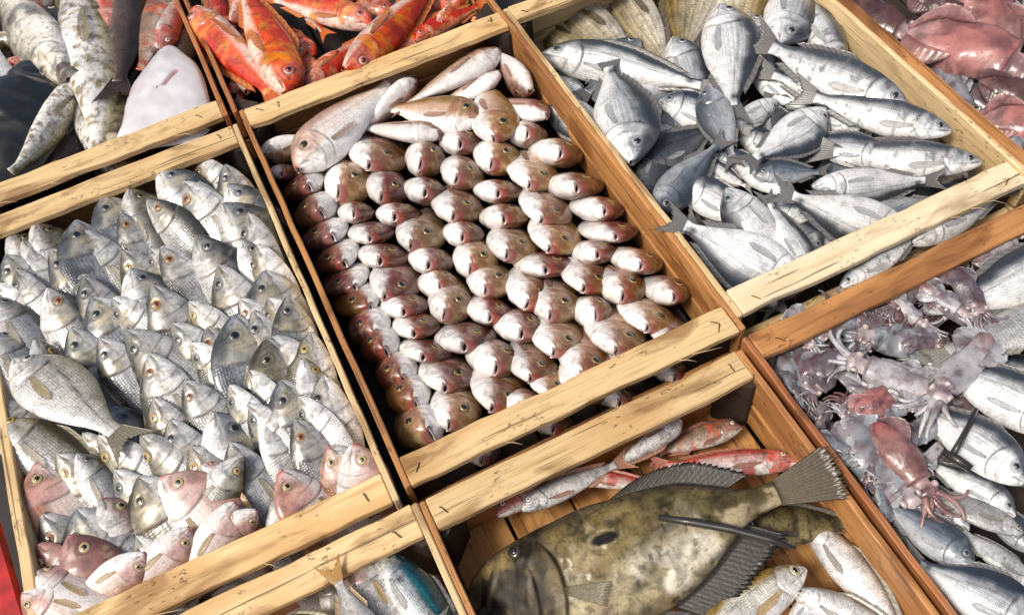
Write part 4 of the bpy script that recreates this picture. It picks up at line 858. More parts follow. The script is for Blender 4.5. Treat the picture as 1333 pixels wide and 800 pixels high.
for s, t, sd, key, zs, zt, roll, lab in [
    ((18, 468), (150, 562), 1, 'pale0', .004, -.002, 0, 'pale flat bream lying whole across the silver heads'),
    ((-6, 520), (110, 640), -1, 'head1', -.012, -.05, 0, 'grey bream by the left wall below the flat bream'),
    ((-8, 545), (150, 655), 1, 'head3', -.010, -.04, 10, 'silver bream with gold fins lying slantwise by the left wall'),
    ((-12, 385), (90, 520), 1, 'head1', -.012, -.05, 20, 'plain silver back at the left edge, upper of two'),
    ((-15, 430), (85, 570), 1, 'head2', -.012, -.05, 20, 'plain silver back at the left edge, lower of two'),
    ((318, 592), (215, 735), 1, 'head3', -.008, -.05, 0, 'silver fish with gold cheek pointing up to the right near the front batten'),
    ((247, 686), (150, 800), 1, 'pink0', -.006, -.04, 12, 'pink nosed bream pointing up to the right against the front batten'),
    ((190, 720), (85, 800), 1, 'pink0', -.004, -.03, 12, 'white bream with dark red nose touching the front batten'),
    ((306, 652), (235, 790), 1, 'pink0', -.008, -.05, 12, 'pink headed bream leaning to the right by the front batten'),
    ((40, 748), (190, 800), 1, 'pink0', -.010, -.03, 35, 'white bream belly in the near left corner'),
    ((29, 772), (170, 830), -1, 'pink0', -.004, -.03, 5, 'pinkish bream lowest in the near left corner'),
    ((335, 664), (250, 720), 1, 'pink0', -.012, -.04, 30, 'white bream belly lying along the front batten'),
    ((262, 605), (345, 640), 1, 'pink0', -.014, -.05, 30, 'small reddish snout between silver heads'),
    ((100, 590), (180, 700), 1, 'head1', -.014, -.05, 10, 'dark edged silver body between upright heads')]:
    fl_ = 'pale flat' in lab
    side(key, s, t, sd, zs, zt, 14 if fl_ else roll, lab, GL, tall=1.28 if fl_ else 1.0, show=('tail_fin', 'eye', 'pectoral') if fl_ else ('dorsal_fin', 'eye', 'pectoral'))
for q, (sx, sy) in enumerate([(178, 765), (255, 730), (340, 690), (415, 652), (478, 622)]):
    left_fish(sx, sy, sx + 14, sy + 16, 'pink0', 'pinkish fish showing in the slot under the front batten, %s from left' % ORD[q], zs=-.06)
# a lower layer that shows through the gaps
taken = [(t[0] + 22 * k * .4, t[1] + 22 * k * .92) for t in LEFT for k in range(-1, 4)]
q = 0
for gy in range(250, 720, 40):
    for gx in range(10, 480, 34):
        px, py = gx + rl.uniform(-8, 8), gy + rl.uniform(-8, 8)
        w_ = U(px, py, -.03)
        if not (-.415 < w_[0] < -.04 and .56 < w_[1] < 1.14): continue
        if min((px - a) ** 2 + (py - b) ** 2 for a, b in taken) < 20 ** 2: continue
        taken += [(px + 9 * k, py + 20 * k) for k in range(4)]
        key = rl.choice(('head0', 'head1', 'head2', 'head1', 'head3'))
        o, sd_ = left_fish(px, py, px + rl.choice((-7, 8)), py + 20, key, 'partly buried silver fish beneath the rows of heads, %s from the far end' % ORD[q % 14], zs=-.030)
        q += 1
print('lower layer', q)

# ------------------------------------------------------------------ the right crate: loose silver bream
GR = 'loose silver fish in the right crate'
for s, t, sd, key, zs, zt, roll, tall, lab in [
    ((697, 27), (782, 82), -1, 'gold1', -.080, -.085, 0, 1.0, 'dark brown striped fish in the far left corner'),
    ((728, 2), (832, 96), -1, 'gold0', -.070, -.075, 0, 1.15, 'large golden striped bream nearest the far left corner'),
    ((800, -22), (870, 86), -1, 'gold0', -.066, -.07, 0, 1.0, 'golden striped bream with its tail pointing at the dark tail'),
    ((915, -70), (888, 74), -1, 'gold0', -.060, -.066, 0, 1.0, 'cream golden bream standing between two striped ones'),
    ((965, -70), (955, 78), 1, 'gold0', -.066, -.07, 0, 1.0, 'golden striped bream behind the upright silver bream'),
    ((937, 8), (962, 141), 1, 'blue2', -.025, -.035, 0, 0.95, 'upright silver bream, snout to the far end'),
    ((877, 50), (912, 160), 1, 'blue0', -.050, -.07, 0, 1.0, 'small silver head peeking up left of the upright bream'),
    ((704, 72), (915, 108), 1, 'blue2', -.048, -.045, 0, 0.62, 'long silver fish beside the left wall with dark tail spot'),
    ((824, 212), (788, 82), -1, 'blue0', -.012, -.012, 0, 1.05, 'dark backed bream with its snout down and tail up'),
    ((857, 132), (965, 172), 1, 'blue0', -.042, -.055, 0, 1.0, 'big eyed silver bream pointing at the tail up bream'),
    ((920, 113), (958, 205), -1, 'blue1', -.018, -.04, 0, 0.95, 'small slate blue bream below the upright silver one'),
    ((835, 166), (910, 188), 1, 'blue2', -.055, -.06, 20, 1.0, 'pale belly half hidden under dark fish'),
    ((833, 226), (925, 168), 1, 'blue3', -.048, -.05, 0, 1.0, 'black bream lying slantwise next to the tail up bream'),
    ((850, 275), (925, 192), -1, 'blue1', -.026, -.03, 0, 0.9, 'dark blue bream lying slantwise above the brown tail'),
    ((832, 262), (872, 176), -1, 'blue3', -.045, -.05, 0, 0.9, 'blackest bream against the left wall'),
    ((883, 243), (990, 290), 1, 'blue2', -.032, -.05, 0, 1.05, 'bright silver head pointing left in the middle of the crate'),
    ((945, 246), (1035, 352), -1, 'blue0', -.018, -.04, 0, 0.95, 'grey bream pointing up left behind the scaly one'),
    ((1050, 374), (893, 292), 1, 'blue0', -.044, -.004, 0, 1.1, 'large scaly bream running under the bleached batten, tail to the wall'),
    ((1010, 400), (900, 305), 1, 'blue2', -.050, -.05, 0, 1.0, 'white belly below the scaly bream at the wall'),
    ((1056, 243), (1206, 240), -1, 'blue2', -.022, -.02, 15, 0.85, 'white bream with a dark tail root pointing right'),
    ((1190, 306), (1029, 262), 1, 'blue2', -.036, -.012, 10, 1.0, 'white bream with barred back running under the batten'),
    ((1050, 370), (1008, 262), -1, 'blue2', -.044, -.016, 15, 0.9, 'bream hanging head down beside the barred one'),
    ((1000, 262), (1015, 385), -1, 'blue0', -.042, -.05, 0, 1.0, 'dull grey bream left of the hanging one'),
    ((1278, 212), (1085, 203), -1, 'bass0', -.018, -.03, 0, 1.15, 'lowest of the long sea bass by the right wall'),
    ((1157, 208), (1040, 184), -1, 'blue0', -.028, -.04, 0, 0.95, 'silver bream head lying on the lowest sea bass'),
    ((1238, 172), (1058, 133), -1, 'bass0', -.010, -.014, 0, 1.2, 'middle sea bass with its nose at the right wall'),
    ((1180, 138), (998, 68), -1, 'bass0', -.002, -.008, 0, 1.3, 'uppermost and fattest sea bass'),
    ((1165, 152), (1003, 102), -1, 'bass0', -.026, -.028, 0, 1.0, 'sea bass squeezed beneath the uppermost one'),
    ((1014, 60), (1046, -45), -1, 'blue0', -.026, -.03, 0, 1.0, 'silver bream head at the far end above the sea bass'),
    ((1098, 92), (1038, -15), -1, 'bass0', -.030, -.03, 0, 1.1, 'sea bass pointing down along the pale right wall'),
    ((1074, 143), (986, 212), 1, 'blue2', -.022, -.02, 0, 1.05, 'striped oval bream with blackened back'),
    ((983, 228), (1068, 226), 1, 'blue1', -.030, -.035, 0, 0.95, 'blue black head below the striped oval bream'),
    ((980, 98), (1060, 142), 1, 'blue2', -.050, -.05, 0, 1.0, 'silver bream under the tails of the sea bass'),
    ((1094, 374), (1196, 310), 1, 'bass0', -.028, -.03, 0, 1.0, 'grey fish seen in the slot under the bleached batten'),
    ((1186, 318), (1296, 250), 1, 'blue2', -.026, -.03, 0, 0.8, 'big eyed head seen in the slot under the bleached batten'),
    ((930, 202), (1000, 228), 1, 'blue1', -.045, -.05, 0, 1.0, 'slate bream between the bright head and the oval bream'),
    ((1150, 235), (1262, 225), -1, 'blue0', -.045, -.05, 0, 1.0, 'shaded bream under the lowest sea bass'),
    ((1110, 290), (1230, 262), -1, 'blue1', -.050, -.05, 0, 1.0, 'shaded bream next to the bleached batten'),
    ((960, 175), (1040, 210), 1, 'blue0', -.060, -.06, 0, 1.0, 'shaded silver bream under the oval one'),
    ((760, 130), (700, 90), -1, 'blue2', -.065, -.06, 20, 1.0, 'pale bream under the long fish by the left wall'),
    ((920, 330), (985, 380), 1, 'blue2', -.055, -.06, 20, 1.0, 'pale bream deep by the corner under the scaly one'),
    ((1110, 70), (1180, 120), -1, 'bass0', -.055, -.055, 0, 1.0, 'shaded sea bass low along the right wall'),
    ((975, 20), (1000, 120), 1, 'blue0', -.055, -.06, 0, 1.0, 'grey bream behind the tail of the upright one'),
    ((958, 208), (1036, 262), 1, 'blue0', -.040, -.044, 0, 0.95, 'silver bream in the hollow right of the bright head'),
    ((1052, 286), (960, 262), -1, 'blue2', -.044, -.046, 0, 0.95, 'white bream under the tails of the barred ones'),
    ((906, 214), (972, 240), 1, 'blue2', -.046, -.05, 0, 0.9, 'pale bream tucked behind the bright head'),
    ((1010, 130), (940, 180), 1, 'blue2', -.046, -.05, 10, 0.9, 'white bream behind the striped oval one'),
    ((1120, 168), (1040, 150), -1, 'blue2', -.034, -.04, 0, 0.9, 'silver bream between the two upper sea bass')]:
    side(key, s, t, sd, zs, zt, roll, lab, GR, tall=tall)
rr = random.Random(5)
BUR = ['long fish by the left wall', 'golden striped bream', 'small peeking silver head', 'slate blue bream', 'upright silver bream', 'striped oval bream', 'black slanting bream', 'bright silver head', 'grey bream pointing up left', 'hanging bream', 'white dark rooted bream', 'silver head on the lowest bass', 'lowest sea bass', 'barred white bream', 'scaly bream by the batten', 'middle sea bass']
for q in range(16):
    px, py = [(760, 160), (800, 90), (850, 120), (900, 160), (960, 160), (1010, 180), (880, 210), (930, 260), (980, 300), (1030, 300), (1090, 240), (1150, 200), (1210, 200), (1100, 300), (1000, 350), (1080, 160)][q]
    a = rr.uniform(0, 6.28)
    side(rr.choice(('blue0', 'blue1', 'blue2', 'blue3')), (px + 60 * math.cos(a), py + 45 * math.sin(a)), (px - 60 * math.cos(a), py - 45 * math.sin(a)), rr.choice((-1, 1)), -.062, -.066, 0, 'bream buried at the bottom beneath the ' + BUR[q], GR)

# ------------------------------------------------------------------ red fish
GT = 'red fish in the far crate'
for s, t, sd, key, zs, zt, lab in [
    ((255, 12), (352, 120), -1, 'red0', -.014, -.02, 'orange red fish with white belly next to the left divider'),
    ((298, 120), (372, 78), 1, 'red1', -.040, -.05, 'small red head low in the left corner of the far crate'),
    ((374, 124), (318, -12), -1, 'red0', -.008, -.012, 'red fish with its head down on the batten, ringed eye'),
    ((484, 34), (358, -2), -1, 'red0', -.016, -.02, 'red fish lying crosswise with white ringed eye'),
    ((392, 116), (482, 46), -1, 'red1', -.030, -.04, 'blood red fish behind the batten between two orange ones'),
    ((448, 92), (566, -22), -1, 'red0', -.002, -.008, 'largest orange red fish slanting down to the batten'),
    ((512, 22), (415, -14), -1, 'red1', -.036, -.04, 'red fish under the crosswise one at the far side'),
    ((540, 54), (622, 8), 1, 'red1', -.026, -.03, 'dark red fish lying along the batten on the right'),
    ((556, -6), (618, 26), -1, 'red0', -.040, -.04, 'pale orange fish in the right corner of the far crate'),
    ((300, -6), (352, 62), 1, 'red1', -.036, -.045, 'red fish behind the head down one'),
    ((410, 74), (335, 30), -1, 'red1', -.046, -.05, 'red fish crossing beneath the crosswise one'),
    ((318, 45), (312, 135), 1, 'red0', -.050, -.055, 'shaded orange fish below the divider fish'),
    ((505, 58), (425, 112), -1, 'red1', -.050, -.05, 'shaded red fish behind the batten'),
    ((604, -14), (515, 44), 1, 'red1', -.050, -.05, 'shaded red fish at the right end'),
    ((270, -20), (290, 60), 1, 'red1', -.052, -.05, 'shaded red fish by the left divider'),
    ((300, 30), (352, -40), -1, 'red0', -.024, -.03, 'red fish with pale belly behind the divider fish'),
    ((345, 95), (300, 60), -1, 'red1', -.034, -.04, 'small red fish wedged between the divider fish and the head down one'),
    ((398, 62), (352, 98), 1, 'red0', -.030, -.036, 'orange fish with its nose beside the ringed eye'),
    ((440, 66), (392, 100), 1, 'red1', -.022, -.03, 'red fish belly left of the largest slanting one'),
    ((468, -6), (400, -26), 1, 'red0', -.012, -.02, 'orange red fish at the upper frame edge'),
    ((600, 44), (538, 70), 1, 'red1', -.016, -.024, 'crimson fish half under the right end of the batten'),
    ((566, 34), (610, -10), -1, 'red0', -.020, -.03, 'red fish with pale side near the right corner'),
    ((322, 120), (300, 30), -1, 'red0', -.036, -.044, 'red fish filling the left corner by the batten'),
    ((376, -8), (420, 40), 1, 'red0', -.030, -.036, 'orange red fish at the frame edge above the crosswise one'),
    ((430, 104), (352, 70), -1, 'red0', -.040, -.044, 'pale bellied red fish low behind the batten'),
    ((520, 70), (590, 12), 1, 'red0', -.034, -.04, 'orange fish right of the largest slanting one'),
    ((460, 20), (530, -24), 1, 'red0', -.030, -.034, 'red fish between the crosswise and the largest one'),
    ((290, 100), (262, 20), -1, 'red0', -.046, -.05, 'orange fish under the divider fish'),
    ((498, 66), (544, 20), -1, 'red1', -.024, -.034, 'dark red fish under the largest slanting one')]:
    side(key, s, t, sd, zs, zt, 0, lab, GT)

# ------------------------------------------------------------------ far left crate
GS = 'mixed fish in the far left crate'
S = Shape(**SLIM, keel=0.95, mouth=(0.062, 0.052, -0.004, 0.12), gill=0.24, eye=(0.13, 0.6, 0.024), bend=-0.04)
species('open0', 'open_mouthed_fish', S, make_paint((0.22, 0.20, 0.16), (0.62, 0.58, 0.50), (0.82, 0.79, 0.72), head=(0.66, 0.62, 0.54), lo=-0.1, hi=0.6, blot=(0.18, 0.17, 0.16), blot_t=0.62, blot_sc=9, seed=83), 'spotted', (0.4, 0.34, 0.2), iris=(0.2, 0.16, 0.1), ring=(0.45, 0.4, 0.3), pup=0.6)
for s, t, sd, key, zs, zt, roll, tall, thick, lab in [
    ((78, 74), (-50, 290), -1, 'dark0', -.022, -.022, 10, 1.75, 1.2, 'big black skinned fish beside the batten'),
    ((100, 98), (36, 236), 1, 'spot1', -.012, -.02, 48, 1.0, 1.0, 'pale bellied eel like fish below the open mouth'),
    ((160, 236), (102, 50), -1, 'spot0', -.056, -.024, 0, 1.15, 1.0, 'spotted brown fish running down to the batten'),
    ((94, -18), (170, 196), 1, 'spot1', -.008, -.038, 32, 1.0, 1.0, 'longest white and gold spotted fish with its head at the far end'),
    ((92, 106), (-8, -18), 1, 'open0', .004, -.01, 20, 1.05, 1.0, 'pale fish with a wide open mouth'),
    ((58, 10), (110, 118), 1, 'dark1', -.026, -.03, 0, 1.2, 1.0, 'olive grey fish behind the open mouthed one'),
    ((172, -28), (158, 118), 1, 'dark1', -.026, -.034, 0, 1.0, 1.0, 'dark brown long fish above the white ray'),
    ((222, -16), (184, 92), -1, 'mull2', -.024, -.03, 0, 1.1, 1.0, 'white and orange fish by the divider behind the ray'),
    ((142, 50), (130, -50), -1, 'red1', -.022, -.02, 0, 1.0, 1.0, 'bright red fish head between two long fish'),
    ((44, 72), (-50, 112), 1, 'red1', -.012, -.012, 0, 0.9, 1.0, 'red fish at the left edge over the black one'),
    ((-2, 176), (-14, 60), 1, 'blue2', -.006, -.01, 20, 1.0, 1.0, 'white fish edge at the far left over the black fish'),
    ((54, 46), (-50, 62), 1, 'spot0', -.014, -.02, 0, 1.0, 1.0, 'tan fish pointing right above the red one'),
    ((18, 24), (64, -22), 1, 'red1', -.024, -.02, 0, 1.0, 1.0, 'small red fish in the far left corner of the frame'),
    ((120, 160), (60, 230), 1, 'dark1', -.055, -.06, 0, 1.4, 1.0, 'shaded brown fish under the spotted ones'),
    ((210, 30), (150, 140), 1, 'dark1', -.050, -.06, 0, 1.3, 1.0, 'shaded dark fish behind the ray'),
    ((250, 10), (225, 110), 1, 'dark1', -.055, -.06, 0, 1.2, 1.0, 'dark fish low by the divider'),
    ((30, 34), (84, -30), 1, 'mull2', -.018, -.02, 0, 1.1, 1.0, 'pinkish grey fish at the far end beside the small red one'),
    ((206, 66), (238, -30), -1, 'mull0', -.030, -.03, 0, 1.0, 1.0, 'white and red fish touching the top of the ray'),
    ((118, 40), (70, -40), 1, 'spot0', -.028, -.03, 0, 1.1, 1.0, 'tan spotted fish behind the open mouthed one'),
    ((60, 190), (110, 120), 1, 'blue2', -.040, -.045, 10, 1.0, 1.0, 'silver fish under the pale eel like one')]:
    side(key, s, t, sd, zs, zt, roll, lab, GS, tall=tall, thick=thick, show=('eye', 'pectoral') if key in ('spot0', 'spot1') else (('eye', 'tail_fin') if key == 'dark1' else ('eye',)))
# the white ray, underside up
def ray_mesh():
    out = [(275, 160), (270, 120), (258, 86), (240, 68), (222, 57), (206, 66), (190, 88), (176, 106), (168, 120), (163, 140), (158, 165), (152, 196), (205, 190), (250, 182)]
    P = np.array([U(x, y, -.022)[:2] for x, y in out]); n0 = len(P)
    c = P.mean(0); k = 110; t = np.linspace(0, n0, k, endpoint=False); i = t.astype(int); fr = (t - i)[:, None]; fr = fr * fr * (3 - 2 * fr)
    fr = (t - i)[:, None]; p0, p1, p2, p3 = P[(i - 1) % n0], P[i % n0], P[(i + 1) % n0], P[(i + 2) % n0]
    R = .5 * (2 * p1 + (p2 - p0) * fr + (2 * p0 - 5 * p1 + 4 * p2 - p3) * fr ** 2 + (3 * p1 - p0 - 3 * p2 + p3) * fr ** 3)
    nr_ = 26; V = []; C = []
    for sgn in (1, -1):
        for r in range(nr_):
            w = 1 - r / (nr_ - 1) if sgn > 0 else (r + 0) / (nr_ - 1)
            q_ = c + (R - c) * w
            z = -0.026 + sgn * (0.022 if sgn > 0 else .012) * np.sqrt(np.clip(1 - w ** 2.4, 0, 1))
            pts = np.concatenate([q_, np.full((k, 1), RIM) + (z if np.ndim(z) else np.full((k, 1), z)).reshape(-1, 1) * np.ones((k, 1))], 1)
            pts[:, 2] += 0.006 * (fbm(pts, 28, 5) - .5) + 0.012 * (w ** 2) * (vnoise(pts, 16, 9) - .5)
            V.append(pts)
    V = np.concatenate(V)
    C = np.tile([0.70, 0.69, 0.71], (len(V), 1)) * (0.74 + 0.4 * fbm(V, 26, 3))[:, None]; C = mix(C, (0.55, 0.44, 0.46), .6 * ss(.55, .7, fbm(V, 14, 6)))
    for (ax, ay, bx, by_) in [(231, 94, 216, 112)]:
        A = U(ax, ay, -.012); B = U(bx, by_, -.012)
        tt = np.clip(((V - A) @ (B - A)) / ((B - A) @ (B - A)), 0, 1); dd = np.linalg.norm((V - (A + tt[:, None] * (B - A)))[:, :2], axis=1)
        C = mix(C, (0.35, 0.10, 0.09), 0.9 * np.exp(-(dd / 0.004) ** 2)); V[:, 2] -= 0.004 * np.exp(-(dd / 0.004) ** 2)
    fs = grid_faces(2 * nr_, k, True)
    return make_mesh('ray', V, fs, M['rayskin'], C)
M['rayskin'] = plain_attr_mat('wet_white_skin', rough=0.3, coat=0.4, noise=0.14, nscale=30)
tag(add_obj('ray', ray_mesh()), 'flat white ray lying underside up with a red slit', 'ray')

# ------------------------------------------------------------------ squid
def squid_skin(name, spots=0.8):
    mt, nd, lk, bs = new_mat(name); nt = mt.node_tree
    at = N(nd, 'ShaderNodeAttribute', attribute_name='Col'); tc = N(nd, 'ShaderNodeTexCoord'); oi = N(nd, 'ShaderNodeObjectInfo')
    ad = N(nd, 'ShaderNodeVectorMath', operation='ADD'); lk.new(tc.outputs['Object'], ad.inputs[0]); lk.new(math_node(nt, 'MULTIPLY', oi.outputs['Random'], 41.0), ad.inputs[1])
    def nz(sc, det=4):
        n = N(nd, 'ShaderNodeTexNoise'); n.inputs['Scale'].default_value = sc; n.inputs['Detail'].default_value = det; lk.new(ad.outputs[0], n.inputs['Vector']); return n.outputs[0]
    vo = N(nd, 'ShaderNodeTexVoronoi'); vo.inputs['Scale'].default_value = 42; lk.new(ad.outputs[0], vo.inputs['Vector'])
    c = at.outputs['Color']
    c = mixcol(nt, 'MULTIPLY', 1.0, c, ramp(nt, nz(6), [(0.32, (0.40, 0.38, 0.40)), (0.5, (0.95, 0.95, 0.95)), (0.66, (1.2, 1.2, 1.2))]))
    pt = math_node(nt, 'MULTIPLY', ramp(nt, nz(5, 3), [(0.5, (0, 0, 0)), (0.62, (0.9, 0.9, 0.9))]), 0.7)
    c = mixcol(nt, 'MIX', pt, c, (0.10, 0.045, 0.05, 1))
    dots = math_node(nt, 'MULTIPLY', ramp(nt, vo.outputs['Distance'], [(0.14, (1, 1, 1)), (0.26, (0, 0, 0))]), math_node(nt, 'MULTIPLY', ramp(nt, nz(9, 2), [(0.45, (0, 0, 0)), (0.58, (1, 1, 1))]), spots))
    c = mixcol(nt, 'MIX', dots, c, (0.06, 0.03, 0.04, 1))
    lk.new(c, bs.inputs['Base Color']); bs.inputs['Roughness'].default_value = 0.3
    bs.inputs['Subsurface Weight'].default_value = 0.25; bs.inputs['Subsurface Radius'].default_value = (.012, .006, .005); bs.inputs['Subsurface Scale'].default_value = .4
    bs.inputs['Coat Weight'].default_value = 0.4; bs.inputs['Coat Roughness'].default_value = 0.05
    bp = N(nd, 'ShaderNodeBump'); bp.inputs['Strength'].default_value = 0.5; bp.inputs['Distance'].default_value = 0.003
    lk.new(nz(11, 5), bp.inputs['Height']); lk.new(bp.outputs[0], bs.inputs['Normal'])
    return mt
M['squid'] = squid_skin('wet_squid_skin')
def squid_proto(key, cmain, cback, ctip, width=0.17, seed=0, armlen=0.34, bend=0.0):
    rg = random.Random(seed)
    nr, na = 56, 26
    xs = np.linspace(0, 1, nr); ww = curve([(0, .0), (.015, .035), (.05, .075), (.2, .86 * width), (.45, width), (.62, width * .95), (.755, width * .86), (.78, width * .86), (.80, width * .55), (.84, width * .55), (.92, width * .66), (.97, width * .5), (1, width * .2)])
    th = 2 * math.pi * np.arange(na) / na
    V = []; C = []
    for x in xs:
        w = ww(x); P = np.stack([np.full(na, -1 + x), w * np.cos(th), 0.62 * w * np.sin(th)], 1)
        P[:, 1:] *= (1 + 0.22 * (fbm(P + seed * 3.3, 5, 7 + seed) - .5) + 0.5 * (vnoise(P + seed, 9, seed) - .5) * (0.5 if x < .78 else .8))[:, None]
        P[:, 2] += 0.02 * math.sin(7 * x + seed)
        c = mix(np.tile(cmain, (na, 1)), cback, ss(-.2, .7, np.sin(th) + 0.8 * (fbm(P, 7, seed) - .5)))
        c = mix(c, ctip, np.full(na, 0.8 * float(ss(.35, 0, x))))
        if x > .79: c = mix(c, (0.55, 0.42, 0.42), np.full(na, 0.5))
        c = mix(c, (0.08, 0.03, 0.03), np.full(na, 0.6 * float(gauss(x, .785, .008))))
        V.append(P); C.append(c)
    V = np.concatenate(V); C = np.concatenate(C)
    V[:, 1] += bend * (V[:, 0] + .3) ** 2
    fs = grid_faces(nr, na, True) + [tuple(range(na)), tuple(range((nr - 1) * na, nr * na))[::-1]]
    body = make_mesh('squid', V, fs, M['squid'], C)
    parts = {}
    for sg in (1, -1):
        n = 9; a = np.linspace(0, 1, n); xr = -0.99 + 0.42 * a
        rt_ = np.stack([xr, sg * ww(1 + xr) * 0.62, 0.5 * ww(1 + xr) * 0.9], 1); rt_[:, 1] += bend * (xr + .3) ** 2
        tp = rt_ + np.stack([-0.02 + 0 * a, sg * (0.03 + 0.15 * np.sin(np.pi * a ** .8)), -0.05 * np.sin(np.pi * a)], 1)
        parts['extra:fin#%d' % sg] = fin_mesh('fin', rt_, tp, np.array(cback) * .9, np.array(cmain) * .8, thick=0.02, rows=5, ragged=0.03, seed=seed + 2, ray=0.05, mat='squid')
        e = []
        c0 = np.array([-.11, sg * ww(.89) * .86, .05])
        Vs = []; na2 = 12
        for i in range(6):
            f = i / 5 * math.pi
            for j in range(na2): Vs.append(c0 + 0.042 * np.array([math.sin(f) * math.cos(2 * math.pi * j / na2), sg * math.cos(f) * .8, math.sin(f) * math.sin(2 * math.pi * j / na2)]))
        Ce = np.array([[0.02, 0.02, 0.025] if i < 2 else ([0.55, 0.5, 0.46] if i == 2 else [0.45, 0.33, 0.33]) for i in range(6) for j in range(na2)])
        parts['extra:eye#%d' % sg] = make_mesh('eye', Vs, grid_faces(6, na2, True, flip=sg < 0), M['eye'], Ce)
    for k in range(8):
        a0 = (k / 7 - .5) * 2; ln = armlen * rg.uniform(.65, 1.15); pts = []
        d = a0 * .55 + rg.uniform(-.3, .3); cur = rg.uniform(-6.5, 6.5); p = np.array([-.03, a0 * .07, .02 * rg.uniform(-1, 2.5)]); dz = rg.uniform(-.25, .06)
        for q in range(16):
            pts.append(p.copy()); st = ln / 15; p = p + st * np.array([math.cos(d), math.sin(d), dz - q * .02]); d += cur * st * (0.4 + q / 10)
        parts['extra:arm#%d' % k] = tube_mesh('arm', pts, np.linspace(.034, .014, 16), M['squid'], 7, np.linspace(0, 1, 16)[:, None] * (np.array(cmain) * .9) + (1 - np.linspace(0, 1, 16)[:, None]) * np.array(cback))
    PR[key] = Proto('squid', body, parts, 'squid')
squid_proto('sq_grey', (0.46, 0.49, 0.52), (0.25, 0.27, 0.30), (0.24, 0.19, 0.2), .165, 1, bend=.2)
squid_proto('sq_white', (0.56, 0.56, 0.57), (0.38, 0.37, 0.39), (0.26, 0.11, 0.1), .155, 2)
squid_proto('sq_pink', (0.52, 0.31, 0.29), (0.36, 0.145, 0.135), (0.5, 0.34, 0.32), .24, 3, bend=-.15)
squid_proto('sq_brown', (0.20, 0.12, 0.115), (0.085, 0.04, 0.038), (0.2, 0.11, 0.1), .22, 4, bend=.3)
squid_proto('sq_red', (0.38, 0.25, 0.235), (0.25, 0.125, 0.115), (0.42, 0.12, 0.10), .17, 5)
squid_proto('sq_purple', (0.30, 0.275, 0.295), (0.14, 0.115, 0.13), (0.2, 0.13, 0.15), .17, 6, bend=-.3)
